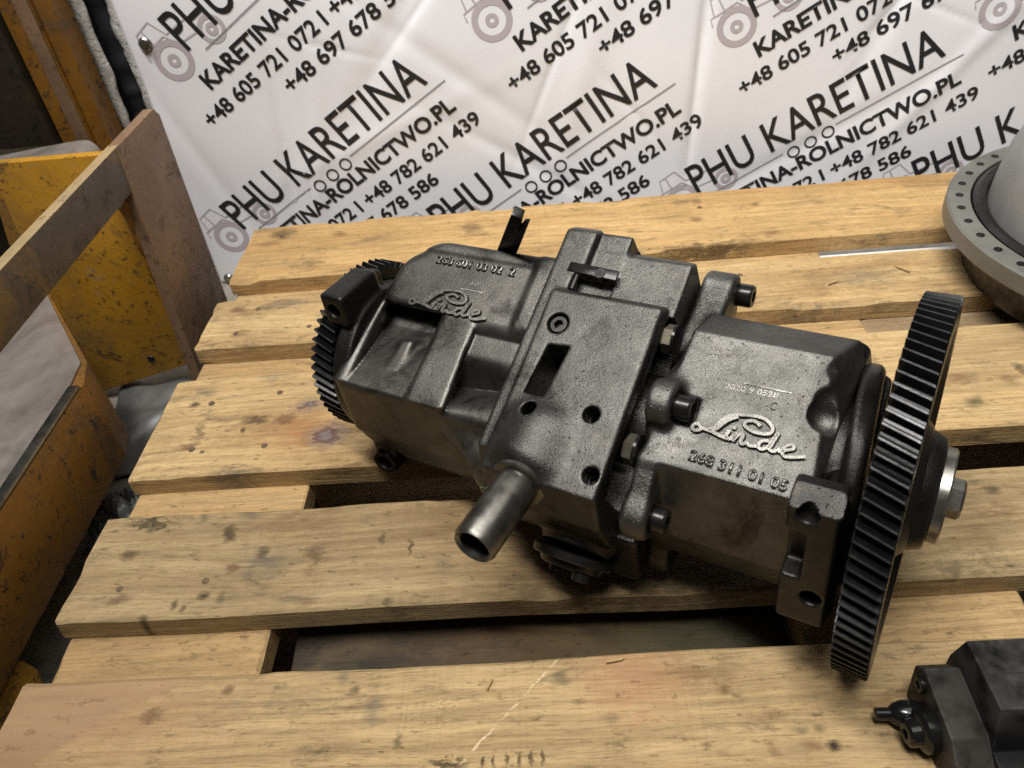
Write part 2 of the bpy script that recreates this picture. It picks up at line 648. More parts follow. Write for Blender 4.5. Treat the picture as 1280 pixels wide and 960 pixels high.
SPOTS = {
 1: [(0.06, 0.275, 0.05, 0.012, 'n', 0.35), (-0.22, 0.262, 0.055, 0.006, 'g', 0.3), (-0.295, 0.259, 0.0064, 0.0044, 'k', 0.85),(-0.244, 0.275, 0.0041, 0.0032, 'k', 0.7),(-0.137, 0.256, 0.0067, 0.0099, 'g', 0.55),(-0.118, 0.233, 0.0027, 0.0054, 'o', 0.7),(-0.009, 0.271, 0.0072, 0.0059, 'o', 0.6),(0.003, 0.255, 0.0048, 0.0022, 'o', 0.5),(0.022, 0.243, 0.0063, 0.0038, 'o', 0.45),(0.146, 0.22, 0.0059, 0.0031, 'n', 0.7),(0.159, 0.219, 0.0044, 0.0031, 'b', 0.95),(0.151, 0.272, 0.0063, 0.0048, 'n', 0.6),(0.04, 0.27, 0.0334, 0.0279, 'p', 0.55),(0.177, 0.262, 0.0283, 0.0156, 'n', 0.35),(0.1, 0.259, 0.0042, 0.0034, 'n', 0.8),(0.127, 0.241, 0.0121, 0.0038, 'n', 0.5),(0.142, 0.23, 0.0059, 0.0027, 'o', 0.55),(0.154, 0.23, 0.004, 0.0027, 'o', 0.6),(-0.084, 0.217, 0.0124, 0.003, 'b', 0.8),(-0.061, 0.218, 0.001, 0.0035, 'b', 0.8),(-0.054, 0.218, 0.001, 0.004, 'b', 0.7),(-0.046, 0.219, 0.001, 0.004, 'b', 0.7),(-0.038, 0.218, 0.001, 0.004, 'b', 0.7),(-0.03, 0.219, 0.001, 0.0045, 'b', 0.7),(-0.023, 0.219, 0.001, 0.004, 'b', 0.7),(-0.162, 0.28, 0.0046, 0.0037, 'g', 0.5),(-0.152, 0.271, 0.0034, 0.0024, 'b', 0.6),(-0.106, 0.268, 0.0067, 0.0024, 'g', 0.6),(-0.334, 0.257, 0.0871, 0.0302, 't', 0.6),(0.122, 0.219, 0.0029, 0.0062, 'n', 0.5),(-0.089, 0.252, 0.0016, 0.0172, 'n', 0.35),(0.19, 0.245, 0.009, 0.0023, 'n', 0.6),(0.206, 0.249, 0.009, 0.0023, 'n', 0.6),(0.091, 0.218, 0.004, 0.0025, 'n', 0.4),(0.089, 0.272, 0.0161, 0.006, 'n', 0.4)],
 2: [(0.075, 0.350, 0.10, 0.013, 'o', 0.85), (0.10, 0.375, 0.075, 0.022, 'n', 0.8), (-0.03, 0.425, 0.09, 0.016, 'n', 0.6), (0.30, 0.385, 0.05, 0.02, 'n', 0.4), (-0.366, 0.4, 0.0064, 0.0046, 'k', 0.8),(-0.356, 0.356, 0.0088, 0.0049, 'r', 0.8),(-0.283, 0.417, 0.005, 0.0082, 'b', 0.8),(-0.272, 0.381, 0.0061, 0.005, 'r', 0.85),(-0.243, 0.385, 0.0217, 0.0135, 'g', 0.65),(-0.249, 0.396, 0.0035, 0.006, 'b', 0.7),(-0.206, 0.391, 0.0075, 0.0059, 'k', 0.7),(-0.224, 0.424, 0.0597, 0.0147, 'n', 0.55),(-0.288, 0.356, 0.0046, 0.0032, 'b', 0.9),(-0.273, 0.353, 0.004, 0.0071, 'o', 0.6),(-0.309, 0.348, 0.002, 0.0047, 'b', 0.7),(-0.301, 0.345, 0.002, 0.0039, 'b', 0.6),(-0.082, 0.409, 0.0732, 0.0352, 'n', 0.5),(-0.011, 0.357, 0.0915, 0.0197, 'n', 0.55),(-0.27, 0.437, 0.0095, 0.0057, 'g', 0.7),(-0.357, 0.435, 0.0193, 0.0039, 'b', 0.75),(-0.356, 0.427, 0.0044, 0.0048, 'b', 0.6),(-0.205, 0.374, 0.0047, 0.0056, 'n', 0.6),(-0.331, 0.336, 0.0033, 0.0039, 'b', 0.7),(-0.15, 0.403, 0.002, 0.0059, 'b', 0.5),(-0.126, 0.393, 0.0013, 0.0066, 'b', 0.7),(-0.204, 0.345, 0.0064, 0.0037, 'n', 0.6),(-0.138, 0.342, 0.005, 0.0029, 'b', 0.6),(-0.097, 0.374, 0.0065, 0.0078, 'g', 0.4),(-0.312, 0.436, 0.0044, 0.0058, 'o', 0.5),(0.343, 0.394, 0.0177, 0.007, 'n', 0.6),(0.319, 0.374, 0.0116, 0.01, 'n', 0.35),(0.348, 0.417, 0.0055, 0.0037, 'b', 0.7),(-0.187, 0.392, 0.047, 0.0186, 'n', 0.4)],  # list starts with broad dark patches along the pump base
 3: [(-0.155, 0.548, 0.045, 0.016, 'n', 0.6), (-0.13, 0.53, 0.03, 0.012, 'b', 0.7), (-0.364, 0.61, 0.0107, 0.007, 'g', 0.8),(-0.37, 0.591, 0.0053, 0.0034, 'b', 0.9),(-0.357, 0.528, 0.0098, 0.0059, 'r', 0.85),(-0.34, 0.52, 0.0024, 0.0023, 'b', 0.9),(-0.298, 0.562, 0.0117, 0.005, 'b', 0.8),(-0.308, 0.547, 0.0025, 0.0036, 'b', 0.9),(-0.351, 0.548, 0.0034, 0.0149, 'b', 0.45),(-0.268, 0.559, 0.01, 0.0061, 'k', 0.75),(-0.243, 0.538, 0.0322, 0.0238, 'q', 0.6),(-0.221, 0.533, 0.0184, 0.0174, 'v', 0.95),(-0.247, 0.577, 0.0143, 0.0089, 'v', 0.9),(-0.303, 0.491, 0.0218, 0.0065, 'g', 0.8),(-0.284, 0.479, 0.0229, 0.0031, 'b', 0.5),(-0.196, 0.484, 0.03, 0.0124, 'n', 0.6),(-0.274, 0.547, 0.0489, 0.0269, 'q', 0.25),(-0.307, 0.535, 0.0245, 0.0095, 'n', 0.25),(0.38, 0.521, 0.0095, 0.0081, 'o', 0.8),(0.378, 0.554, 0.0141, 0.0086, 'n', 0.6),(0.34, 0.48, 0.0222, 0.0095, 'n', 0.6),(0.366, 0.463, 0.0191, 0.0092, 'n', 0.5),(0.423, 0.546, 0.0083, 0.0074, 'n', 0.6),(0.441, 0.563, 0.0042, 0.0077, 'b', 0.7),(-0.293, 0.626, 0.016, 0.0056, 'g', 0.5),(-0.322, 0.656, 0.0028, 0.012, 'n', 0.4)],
 4: [(-0.369, 0.761, 0.0092, 0.0072, 'r', 0.8),(-0.355, 0.711, 0.0088, 0.0066, 'n', 0.75),(-0.311, 0.765, 0.0202, 0.009, 'g', 0.5),(-0.356, 0.751, 0.0222, 0.0071, 'n', 0.5),(-0.394, 0.746, 0.0081, 0.0053, 'g', 0.4),(-0.362, 0.78, 0.0021, 0.0112, 'n', 0.5),(0.313, 0.742, 0.0512, 0.0153, 'n', 0.55),(0.354, 0.731, 0.0319, 0.0152, 'g', 0.5),(0.279, 0.714, 0.0295, 0.0145, 'n', 0.35),(0.3, 0.727, 0.0085, 0.0268, 'n', 0.4),(0.279, 0.683, 0.0368, 0.0061, 'g', 0.6),(0.381, 0.758, 0.0427, 0.0124, 'n', 0.45),(0.428, 0.679, 0.0236, 0.0253, 'n', 0.6),(0.446, 0.647, 0.0228, 0.018, 'n', 0.55),(0.467, 0.638, 0.015, 0.0133, 'o', 0.6)],
 5: [(-0.357, 0.942, 0.0153, 0.0118, 'k', 0.75),(-0.276, 0.929, 0.0092, 0.0068, 'n', 0.85),(-0.094, 0.916, 0.012, 0.0154, 'k', 0.6),(0.208, 0.94, 0.0062, 0.0057, 'n', 0.8),(0.28, 0.921, 0.0061, 0.0055, 'n', 0.8),(0.198, 0.893, 0.007, 0.0063, 'n', 0.8),(0.281, 0.845, 0.0123, 0.0079, 'n', 0.8),(-0.372, 0.916, 0.0139, 0.0068, 'n', 0.6),(-0.366, 0.934, 0.0304, 0.0141, 'n', 0.45),(-0.294, 0.857, 0.0098, 0.0062, 'n', 0.7),(0.204, 0.823, 0.0564, 0.0095, 'b', 0.65),(0.251, 0.839, 0.0133, 0.0059, 'n', 0.6),(0.179, 0.905, 0.0304, 0.0217, 'n', 0.25),(0.493, 0.953, 0.0294, 0.0194, 'n', 0.4),(0.526, 0.971, 0.0158, 0.0149, 'g', 0.4),(-0.389, 0.962, 0.0168, 0.0098, 'g', 0.4),(0.063, 0.887, 0.0185, 0.0104, 'n', 0.35),(0.113, 0.873, 0.005, 0.0061, 'n', 0.4)],
}

# ------------------------------------------------------------------ hydraulic pump
AX = Vector((0.86637, -0.49565, 0.06109)).normalized()
HV = Vector((-AX.y, AX.x, 0)).normalized()          # horizontal, away from the camera
HW = AX.cross(HV)                                   # up
TILT = math.radians(28)
PV = HV * math.cos(TILT) + HW * math.sin(TILT)      # up the sloping casting faces
QV = -HV * math.sin(TILT) + HW * math.cos(TILT)     # out of the sloping casting faces
O_GEAR = Vector((0.21258, 0.32479, 0.12036))
ROT = Matrix((AX, PV, QV)).transposed()
base_w = O_GEAR - AX * 0.2
base_w.z = 0.0
BASE = ROT.transposed() @ (base_w - O_GEAR)         # base in pump axes (u, p, q)

pump = thing('hydraulic_pump', 'large dark cast iron hydraulic pump with gears lying across the wooden pallet', 'hydraulic pump', base_w)
pump.rotation_euler = ROT.to_euler()
SY, CY = math.sin(TILT), math.cos(TILT)


def yz(y, z):
    """horizontal/vertical offsets to (p, q)."""
    return (y * CY + z * SY, -y * SY + z * CY)


def put(o, loc, rot=None):
    o.location = Vector(loc) - BASE
    if rot is not None:
        o.rotation_euler = rot.to_euler()
    return o


def part(name, me, mat, loc=(0, 0, 0), rot=None, parent=None):
    o = mesh_obj(name, me, mat, parent or pump)
    if parent is None:
        put(o, loc, rot)
    else:
        o.location = loc
        if rot is not None:
            o.rotation_euler = rot.to_euler()
    return o


def axes(x, y=None):
    """rotation whose local +x points along x (pump axes)."""
    x = Vector(x).normalized()
    y = Vector(y or (0, 0, 1))
    z = x.cross(y).normalized()
    y = z.cross(x)
    return Matrix((x, y, z)).transposed()


HYV = Vector((0, CY, -SY))     # horizontal away, in pump axes
HZV = Vector((0, SY, CY))      # vertical up, in pump axes
VH = 0.00125

# --- rear housing (left, with the first emblem)
RH = [(-0.0487, 0.0576), (-0.0705, 0.004), yz(-0.050, -0.06), yz(-0.028, -0.084), yz(0.045, -0.088), yz(0.088, -0.03), (0.103, 0.002), (0.086, 0.0576)]


def rear_housing(X, Y, Z):
    d2 = poly2d(Y, Z, RH)
    d = extr(d2, X - 0.12 * (Y - 0.017), -0.399, -0.240, 0.008)
    # raised rim along the rear and beside the flange
    d = smin(d, box(X, Y, Z, (-0.315, 0.081, 0.0530), (0.072, 0.0045, 0.0058), 0.003), 0.004)
    d = smin(d, box(X, Y, Z, (-0.262, 0.045, 0.0533), (0.0085, 0.042, 0.0058), 0.003), 0.005)
    d = smax(d, planes(X, Y, Z, [((-0.62, 0.78, 0.0), (-0.3905, 0.070, 0))]), 0.012)
    # first core pocket
    pk = planes(X, Y, Z, [((-1, 0, 0.30), (-0.3885, 0, 0.0585)), ((0, 1, 0.55), (0, 0.0225, 0.0585)),
                          ((1, 0, 0.85), (-0.3395, 0, 0.0580)), ((0, -0.38, -1), (0, -0.044, 0.0575)),
                          ((0, 0, -1), (0, 0, 0.035))])
    d = sub(d, pk, 0.009)
    d = smin(d, box(X, Y - 0.25 * (X + 0.36), Z, (-0.3605, -0.013, 0.0425), (0.0058, 0.014, 0.0055), 0.003), 0.006)
    # second pocket beside the flange, with its step
    p2 = planes(X, Y, Z, [((-1, -0.05, 0.60), (-0.2975, 0.0, 0.0585)), ((0, 0.8, -0.6), (0, 0.0215, 0.0585)), ((1, 0, 0), (-0.2555, 0, 0)), ((0, 0, -1), (0, 0, 0.0520))])
    d = sub(d, p2, 0.006)
    p3 = planes(X, Y, Z, [((-1, -0.08, 0.60), (-0.2975, 0.0, 0.0585)), ((0, 0.70, -0.72), (0, -0.0025, 0.0530)), ((1, 0, 0), (-0.2555, 0, 0)),
                          ((0.15, -0.62, -0.79), (-0.275, -0.0455, 0.0576)), ((0, 0, -1), (0, 0, 0.026))])
    d = sub(d, p3, 0.004)
    # conical swelling on the front side, under the ridge
    c0 = yz(-0.060, 0.000)
    c1 = yz(-0.070, -0.012)
    d = smin(d, capsule(X, Y, Z, (-0.292, *c0), (-0.258, *c1), 0.010, 0.021), 0.012)
    # smaller boss on the underside near the gear
    e0 = yz(-0.025, -0.06)
    d = smin(d, capsule(X, Y, Z, (-0.37, *e0), (-0.27, *e0), 0.022, 0.022), 0.012)
    return d


me = surface_net('rear_housing', rear_housing, (-0.412, -0.10, -0.105), (-0.248, 0.112, 0.066), VH)
rear = part('rear_housing', me, M_CAST)

# --- control block in the middle: flange, block and holed pad
FL = [(0.112, 0.062), (0.119, 0.054), (0.122, -0.02), yz(0.095, -0.055), yz(0.04, -0.093), yz(-0.045, -0.090), yz(-0.083, -0.05), yz(-0.1, -0.005), (-0.088, 0.03), (-0.066, 0.062)]
PAD = [(0.0565, 0.068), (0.063, 0.060), (0.060, 0.0), (-0.03, -0.075), yz(-0.070, -0.070), yz(-0.088, -0.040), yz(-0.1, -0.012), yz(-0.101, 0.012), (-0.0805, 0.0655)]
BLK = [(0.1005, 0.055), (0.107, 0.047), (0.10, -0.02), yz(0.07, -0.07), yz(0.03, -0.092), yz(-0.05, -0.088), yz(-0.07, -0.03), (-0.055, 0.04), (0.0, 0.055)]


def control_block(X, Y, Z):
    d = extr(poly2d(Y, Z, FL), X, -0.2585, -0.232, 0.0035)
    d = smin(d, extr(poly2d(Y, Z, BLK), X, -0.245, -0.1575, 0.002), 0.002)
    ear = box(X, Y, Z, (-0.2205, 0.095, 0.025), (0.0145, 0.022, 0.030), 0.0025)
    ear = sub(ear, box(X, Y, Z, (-0.2010, 0.113, 0.050), (0.0065, 0.010, 0.014), 0.001), 0.001)
    d = smin(d, ear, 0.001)
    pad = extr(poly2d(Y, Z, PAD), X, -0.2475, -0.1625, 0.003)
    d = smin(d, pad, 0.002)
    # undercut: the pad overhangs the bolted joint
    d = sub(d, box(X, Y, Z, (-0.158, -0.006, 0.026), (0.026, 0.066, 0.028), 0.004), 0.002)
    # pipe boss
    b0 = np.array((-0.2185, *yz(-0.060, 0.020)))
    b1 = np.array((-0.2185, *yz(-0.0885, 0.013)))
    d = smin(d, capsule(X, Y, Z, (-0.2160, *yz(-0.064, 0.0245)), (-0.2182, *yz(-0.080, 0.0165)), 0.0205, 0.0210), 0.016)
    d = smin(d, cyl(X, Y, Z, b0, b1, 0.0215, 0.003), 0.016)
    # lower valve boss
    v0 = np.array((-0.193, *yz(-0.03, -0.035)))
    v1 = np.array((-0.193, *yz(-0.083, -0.064)))
    d = smin(d, cyl(X, Y, Z, v0, v1, 0.026, 0.002), 0.008)
    # slot
    s = planes(X, Y, Z, [((-1, 0.10, 0), (-0.2333, 0.0147, 0)), ((1, -0.12, 0), (-0.2170, 0.0171, 0)), ((-0.1, 1, 0), (-0.2250, 0.0160, 0)), ((0, -1, 0), (-0.22, -0.0228, 0)), ((0, 0, -1), (0, 0, 0.030))])
    d = sub(d, s, 0.0015)
    for u, p, r in ((-0.2268, -0.0345, 0.0057), (-0.1845, -0.0265, 0.0058), (-0.1705, -0.0655, 0.0056), (-0.2322, 0.0323, 0.0078)):
        depth = 0.058 if r > 0.007 else 0.035
        d = sub(d, cyl(X, Y, Z, (u, p, depth), (u, p, 0.09), r), 0.0008)
    # recess under the locking plate
    d = sub(d, box(X, Y, Z, (-0.2235, 0.0690, 0.062), (0.0150, 0.0065, 0.012), 0.001), 0.001)
    # casting joint below
    return d


me = surface_net('control_block', control_block, (-0.262, -0.125, -0.105), (-0.152, 0.126, 0.090), VH)
block = part('control_block', me, M_CASTM)

# --- front housing with its lobed mounting flange
FH = [(-0.0435, 0.060), yz(-0.070, -0.03), yz(-0.055, -0.065), yz(0.0, -0.092), yz(0.07, -0.07), (0.088, -0.03), (0.074, 0.040), (0.050, 0.060)]


def front_housing(X, Y, Z):
    d = extr(poly2d(Y, Z, FH), X - 0.06 * (Y - 0.02), -0.143, -0.0385, 0.0035)
    # bevelled end
    d = smax(d, planes(X, Y, Z, [((1, 0.10, 0.62), (-0.0500, 0.03, 0.060))]), 0.002)
    # cast scallop at the end of the lettered face
    d = sub(d, sphere(X, Y, Z, (-0.0468, 0.0120, 0.0565), 0.0112), 0.0015)
    d = sub(d, sphere(X, Y, Z, (-0.0478, 0.0215, 0.0600), 0.0075), 0.004)
    d = sub(d, sphere(X, Y, Z, (-0.0490, 0.0420, 0.0610), 0.0040), 0.004)
    # flange
    rr = np.sqrt(Y * Y + Z * Z)
    fl = extr(rr - 0.058, X, -0.148, -0.1335, 0.003)
    for (p, q), r in (((-0.006, 0.063), 0.0160), ((-0.074, 0.035), 0.0155), ((0.1045, 0.012), 0.0165), ((-0.078, -0.052), 0.0150), ((0.045, -0.09), 0.014)):
        lob = capsule(X * 0 - 0.14, Y, Z, (-0.14, p * 0.45, q * 0.45), (-0.14, p, q), 0.030 if p > -0.05 else 0.022, r)
        lob = extr(lob, X, -0.157 if p > 0.1 else -0.150, -0.1330, 0.0045)
        fl = smin(fl, lob, 0.010)
    ridge = capsule(X * 0 - 0.14, Y, Z, (-0.14, -0.045, 0.050), (-0.14, -0.074, 0.036), 0.010, 0.014)
    fl = smin(fl, extr(ridge, X, -0.148, -0.1335, 0.003), 0.006)
    d = smin(d, fl, 0.006)
    # spot faces round the screws
    for p, q in ((-0.006, 0.063), (-0.0735, 0.034), (0.110, 0.006)):
        d = sub(d, cyl(X, Y, Z, (-0.1335, p, q), (-0.121, p, q), 0.0105), 0.002)
    # core of the bolted joint
    d = smin(d, extr(rr - 0.034, X, -0.186, -0.146, 0.001), 0.001)
    return d


me = surface_net('front_housing', front_housing, (-0.188, -0.10, -0.108), (-0.036, 0.130, 0.084), VH)
front = part('front_housing', me, M_CAST2)

# --- drive cover beside the big gear


def drive_cover(X, Y, Z):
    rr = np.sqrt(Y * Y + Z * Z)
    d = extr(rr - 0.0715, X + 0.06 * Y * (Z > 0), -0.0325, -0.0200, 0.005)
    d = smin(d, extr(rr - 0.046, X, -0.060, -0.030, 0.002), 0.003)
    hy = Y * CY - Z * SY
    hz = Y * SY + Z * CY
    e = smin(box(X, hy, hz, (-0.0370, -0.0745, 0.000), (0.0145, 0.0110, 0.0540), 0.003), box(X, hy, hz, (-0.0300, -0.055, -0.010), (0.0075, 0.0200, 0.0440), 0.004), 0.010)
    e = smin(e, box(X, hy, hz, (-0.0370, 0.050, -0.030), (0.0145, 0.0255, 0.0400), 0.003), 0.001)
    e = sub(e, box(X, hy, hz, (-0.047, -0.090, 0.008), (0.0075, 0.020, 0.020), 0.003), 0.002)
    d = smin(d, e, 0.004)
    for u, z in ((-0.0400, 0.0430), (-0.0320, -0.0270)):
        d = sub(d, cyl(X, hy, hz, (u, -0.10, z), (u, -0.055, z), 0.0062), 0.001)
    # cast hollow on the flank
    d = sub(d, capsule(X, Y, Z, (-0.020, 0.045, 0.066), (-0.022, 0.0, 0.083), 0.011), 0.006)
    return d


me = surface_net('drive_cover', drive_cover, (-0.064, -0.115, -0.115), (-0.0105, 0.11, 0.080), VH)
cover = part('drive_cover', me, M_DARKCAST)

# --- end plate with bracket ears near the rear gear


def end_plate(X, Y, Z):
    rr = np.sqrt(Y * Y + Z * Z)
    d = extr(rr - 0.066, X, -0.4135, -0.396, 0.003)
    hy = Y * CY - Z * SY
    hz = Y * SY + Z * CY
    e = box(X, hy, hz, (-0.4115, -0.018, 0.071), (0.0115, 0.0225, 0.0135), 0.003)
    e = smin(e, box(X, hy, hz, (-0.4095, -0.002, 0.055), (0.006, 0.016, 0.025), 0.003), 0.006)
    d = smin(d, e, 0.005)
    d = sub(d, cyl(X, hy, hz, (-0.4115, -0.06, 0.071), (-0.4115, 0.03, 0.071), 0.0060), 0.001)
    l = cyl(X, hy, hz, (-0.398, -0.053, -0.0800), (-0.398, -0.02, -0.0800), 0.0125, 0.001)
    l = smin(l, box(X, hy, hz, (-0.398, -0.030, -0.060), (0.012, 0.018, 0.026), 0.003), 0.004)
    d = smin(d, l, 0.005)
    d = sub(d, cyl(X, hy, hz, (-0.398, -0.06, -0.0800), (-0.398, -0.03, -0.0800), 0.0072), 0.001)
    return d


me = surface_net('end_plate', end_plate, (-0.426, -0.10, -0.10), (-0.384, 0.075, 0.10), VH)
part('end_plate', me, M_DARKCAST)

# --- gears
gk = Vector((1, 0, 0)).cross(Vector((0, -0.30, 0.954)).normalized())
g = part('drive_gear', gear_mesh('drive_gear', 98, 0.00241, 0.0200, 0.030, helix=0.30), M_GEAR, (-0.0015, 0, 0), Matrix.Rotation(math.radians(2.0), 3, gk))



def worn_tips(me, rmin):
    me.materials.append(M_TIP)
    for p in me.polygons:
        c = p.center
        if abs(p.normal.x) < 0.5 and math.hypot(c.y, c.z) > rmin:
            p.material_index = 1


worn_tips(g.data, 0.1195)
rg = part('rear_gear', gear_mesh('rear_gear', 58, 0.0025, 0.023, 0.020, [(0.062, 0.0), (0.060, -0.003), (0.02, -0.003)], helix=0.30), M_GEAR, (-0.4285, *yz(0.0125, -0.002)))
me = lathe('hub', [(0.0, 0.05), (0.0095, 0.0405), (0.0105, 0.0385), (0.0180, 0.0355), (0.0188, 0.0345), (0.0188, 0)], 64)
worn_tips(rg.data, 0.0742)
hub = part('hub', me, M_DARKCAST)
me = lathe('retaining_washer', [(0.0189, 0.0), (0.0189, 0.0290), (0.0196, 0.0300), (0.0248, 0.0300), (0.0258, 0.0288), (0.0258, 0.0)], 64)
part('retaining_washer', me, M_STEEL)
part('hub_bolt', hex_head('hub_bolt', 0.0108, 0.0085), M_STEEL, (0.0258, 0, 0), Matrix.Rotation(0.35, 3, 'X'))

# --- pipe stub
pp_dir = -HYV
pbase = Vector((-0.2185, *yz(-0.090, 0.013)))
me = lathe('pipe_stub', [(-0.01, 0.0148), (0.0, 0.0160), (0.0022, 0.0160), (0.0026, 0.0188), (0.0035, 0.0196), (0.0120, 0.0196), (0.0130, 0.0186), (0.0134, 0.0150), (0.0660, 0.0148), (0.0690, 0.0132), (0.0692, 0.0126), (0.0670, 0.0106), (0.045, 0.0102), (0.010, 0.0102), (0.010, 0.0)], 64)
part('pipe_stub', me, M_PIPE, pbase, axes(pp_dir + Vector((0.0, 0, 0))))

# --- screws
hx = hex_head('hex_bolt', 0.0088, 0.0075)
wa = lathe('washer', [(0, 0), (0, 0.0112), (0.0018, 0.0112), (0.0018, 0)], 32)
for (p, q), a in (((0.040, 0.0600), 0.25), ((-0.0395, 0.0575), 0.12)):
    b = part('hex_bolt', hx, M_BRASSY, (-0.1500, p, q), axes((-1, 0, 0)) @ Matrix.Rotation(a, 3, 'X'))
    part('washer', wa, M_BLACKBOLT, (0, 0, 0), axes((-1, 0, 0)), parent=b)
cs = cap_screw('cap_screw', 0.0085, 0.0110)
for p, q in ((-0.006, 0.0630), (-0.0735, 0.0340), (0.110, 0.0060)):
    part('cap_screw', cs, M_BLACKBOLT, (-0.1337, p, q), axes((1, 0, 0)))
part('plug_screw', cap_screw('plug_screw', 0.0068, 0.008), M_BLACKBOLT, (-0.2322, 0.0323, 0.0575), axes((0, 0, 1), (1, 0, 0)))
thr = lathe('threaded_insert', [(0, 0), (0, 0.0056), (0.006, 0.0056), (0.006, 0.0040), (0.001, 0.0034), (0.001, 0)], 24)
for u, p in ((-0.1845, -0.0265), (-0.1705, -0.0655)):
    part('threaded_insert', thr, M_BLACKBOLT, (u, p, 0.047), axes((0, 0, 1), (1, 0, 0)))

# --- lower port cover with its screws
vdir = Vector((0, *yz(-0.78, -0.62))).normalized()
vpos = Vector((-0.193, *yz(-0.084, -0.0645)))
me = lathe('port_cover', [(0, 0), (0, 0.0290), (0.001, 0.0300), (0.0055, 0.0300), (0.0065, 0.0290), (0.0068, 0.0240), (0.0110, 0.0225), (0.0120, 0.0210), (0.0120, 0)], 48)
pc = part('port_cover', me, M_BLACKBOLT, vpos, axes(vdir, (1, 0, 0)))
for dy, dz in ((0.013, 0.010), (-0.012, -0.008)):
    part('cover_screw', cap_screw('cover_screw', 0.0062, 0.006), M_BLACKBOLT, (0.012, dy, dz), None, parent=pc)
me = surface_net('side_port_block', lambda X, Y, Z: box(X, Y * CY - Z * SY, Y * SY + Z * CY, (-0.168, -0.052, -0.066), (0.020, 0.024, 0.022), 0.004), (-0.192, -0.13, -0.13), (-0.144, 0.0, 0.0), 0.002)
part('side_port_block', me, M_DARKCAST)

# --- lever plate behind the rear housing
lv = [(-0.3170, 0.0480), (-0.2767, 0.1101), (-0.2701, 0.1056), (-0.2798, 0.0883), (-0.2744, 0.0947), (-0.2695, 0.0957), (-0.2825, 0.0744), (-0.2990, 0.0480)]
me = prism('lever_plate', lv, 0.008, 0.0007)
part('lever_plate', me, M_BLACKBOLT, (0, 0.0955, 0.0), Matrix.Rotation(math.pi / 2, 3, 'X'))
# --- locking plate and its pin in front of the block
lp = part('locking_plate', box_mesh('locking_plate', (-0.0195, -0.0042, 0), (0.0195, 0.0036, 0.0024), 0.0005), M_BLACKBOLT, (-0.2245, 0.0800, 0.0605), Matrix.Rotation(-0.04, 3, 'Z'))
me = lathe('locking_pin', [(0, 0), (0, 0.0024), (0.014, 0.0024), (0.014, 0)], 20)
part('locking_pin', me, M_BLACKBOLT, (-0.2365, 0.0780, 0.0585), axes((0, -1, 0)))
me = lathe('plate_spacer', [(0, 0), (0, 0.004), (0.012, 0.004), (0.012, 0)], 20)
part('plate_spacer', me, M_BLACKBOLT, (-0.218, 0.0785, 0.0515), axes((0, 0, 1), (1, 0, 0)))

# --- raised emblem and casting numbers
EMB = [
    [(-0.1149, -0.0152), (-0.1171, -0.0135), (-0.1194, -0.0146), (-0.1198, -0.0169), (-0.1179, -0.0181), (-0.1154, -0.0173), (-0.1136, -0.0157), (-0.1105, -0.0158), (-0.1082, -0.0145), (-0.106, -0.0112), (-0.1037, -0.0073), (-0.1003, -0.0039), (-0.0956, -0.0017), (-0.0899, -0.0005), (-0.084, 0.0001), (-0.0791, -0.0005), (-0.075, -0.0032), (-0.0734, -0.0061), (-0.0747, -0.0088), (-0.0787, -0.0099), (-0.0838, -0.0099), (-0.0885, -0.0083), (-0.0903, -0.0062), (-0.0888, -0.0041), (-0.0856, -0.0032), (-0.0829, -0.0039), (-0.0812, -0.0052)],
    [(-0.1095, -0.0159), (-0.1053, -0.0167), (-0.1005, -0.0178), (-0.0965, -0.0181)],
    [(-0.0979, -0.0132), (-0.0986, -0.0168), (-0.0961, -0.018), (-0.0932, -0.0143)],
    [(-0.0957, -0.0102), (-0.0946, -0.0105)],
    [(-0.0932, -0.0136), (-0.0938, -0.0188), (-0.0930, -0.0165), (-0.0912, -0.0138), (-0.0897, -0.0131), (-0.0888, -0.0143), (-0.0893, -0.0178), (-0.0880, -0.0192), (-0.0855, -0.0178), (-0.0835, -0.0190), (-0.0790, -0.0182)],
    [(-0.0743, -0.0134), (-0.0773, -0.0144), (-0.0788, -0.0178), (-0.0761, -0.0194), (-0.073, -0.0167), (-0.072, -0.0127), (-0.0698, -0.0075), (-0.0712, -0.0139), (-0.0722, -0.0179), (-0.0696, -0.0189), (-0.0667, -0.0168)],
    [(-0.0664, -0.0181), (-0.062, -0.0159), (-0.0589, -0.0141), (-0.0602, -0.0122), (-0.0631, -0.0135), (-0.0648, -0.0171), (-0.063, -0.0201), (-0.0586, -0.0197), (-0.0520, -0.0175)],
]
WID = [0.0024, 0.0026, 0.0027, 0.0022, 0.0025, 0.0023, 0.0022]
bm = bmesh.new()
for st, wd in zip(EMB, WID):
    ribbon_bm(bm, catmull(st, 5), wd * 1.22, 0.0023)
# broad upstroke of the capital
ribbon_bm(bm, catmull([(-0.1087, -0.0152), (-0.1056, -0.0128), (-0.1026, -0.0088), (-0.0995, -0.0054), (-0.0956, -0.0030)], 5), lambda t: 0.0054 - 0.0018 * t, 0.00225)
me_e = from_bm(bm, 'emblem', 0.6)
part('emblem', me_e, M_EMBLEM, (0, 0, 0.0602))
e2 = part('emblem', me_e.copy(), M_LETTER, (-0.3655 + 0.1198 * 1.055, 0.0300 + 0.0150, 0.0578))
e2.scale = (1.055, 1.0, 0.9)


def number(s, u0, p0, u1, p1, cap, q, mat, hgt=0.0007, off=0.012, name='casting_number'):
    L = math.hypot(u1 - u0, p1 - p0)
    me = text_mesh(name, s, hgt, fit=(L, cap), offset=off)
    return part(name, me, mat, (u0, p0, q), Matrix.Rotation(math.atan2(p1 - p0, u1 - u0), 3, 'Z'))


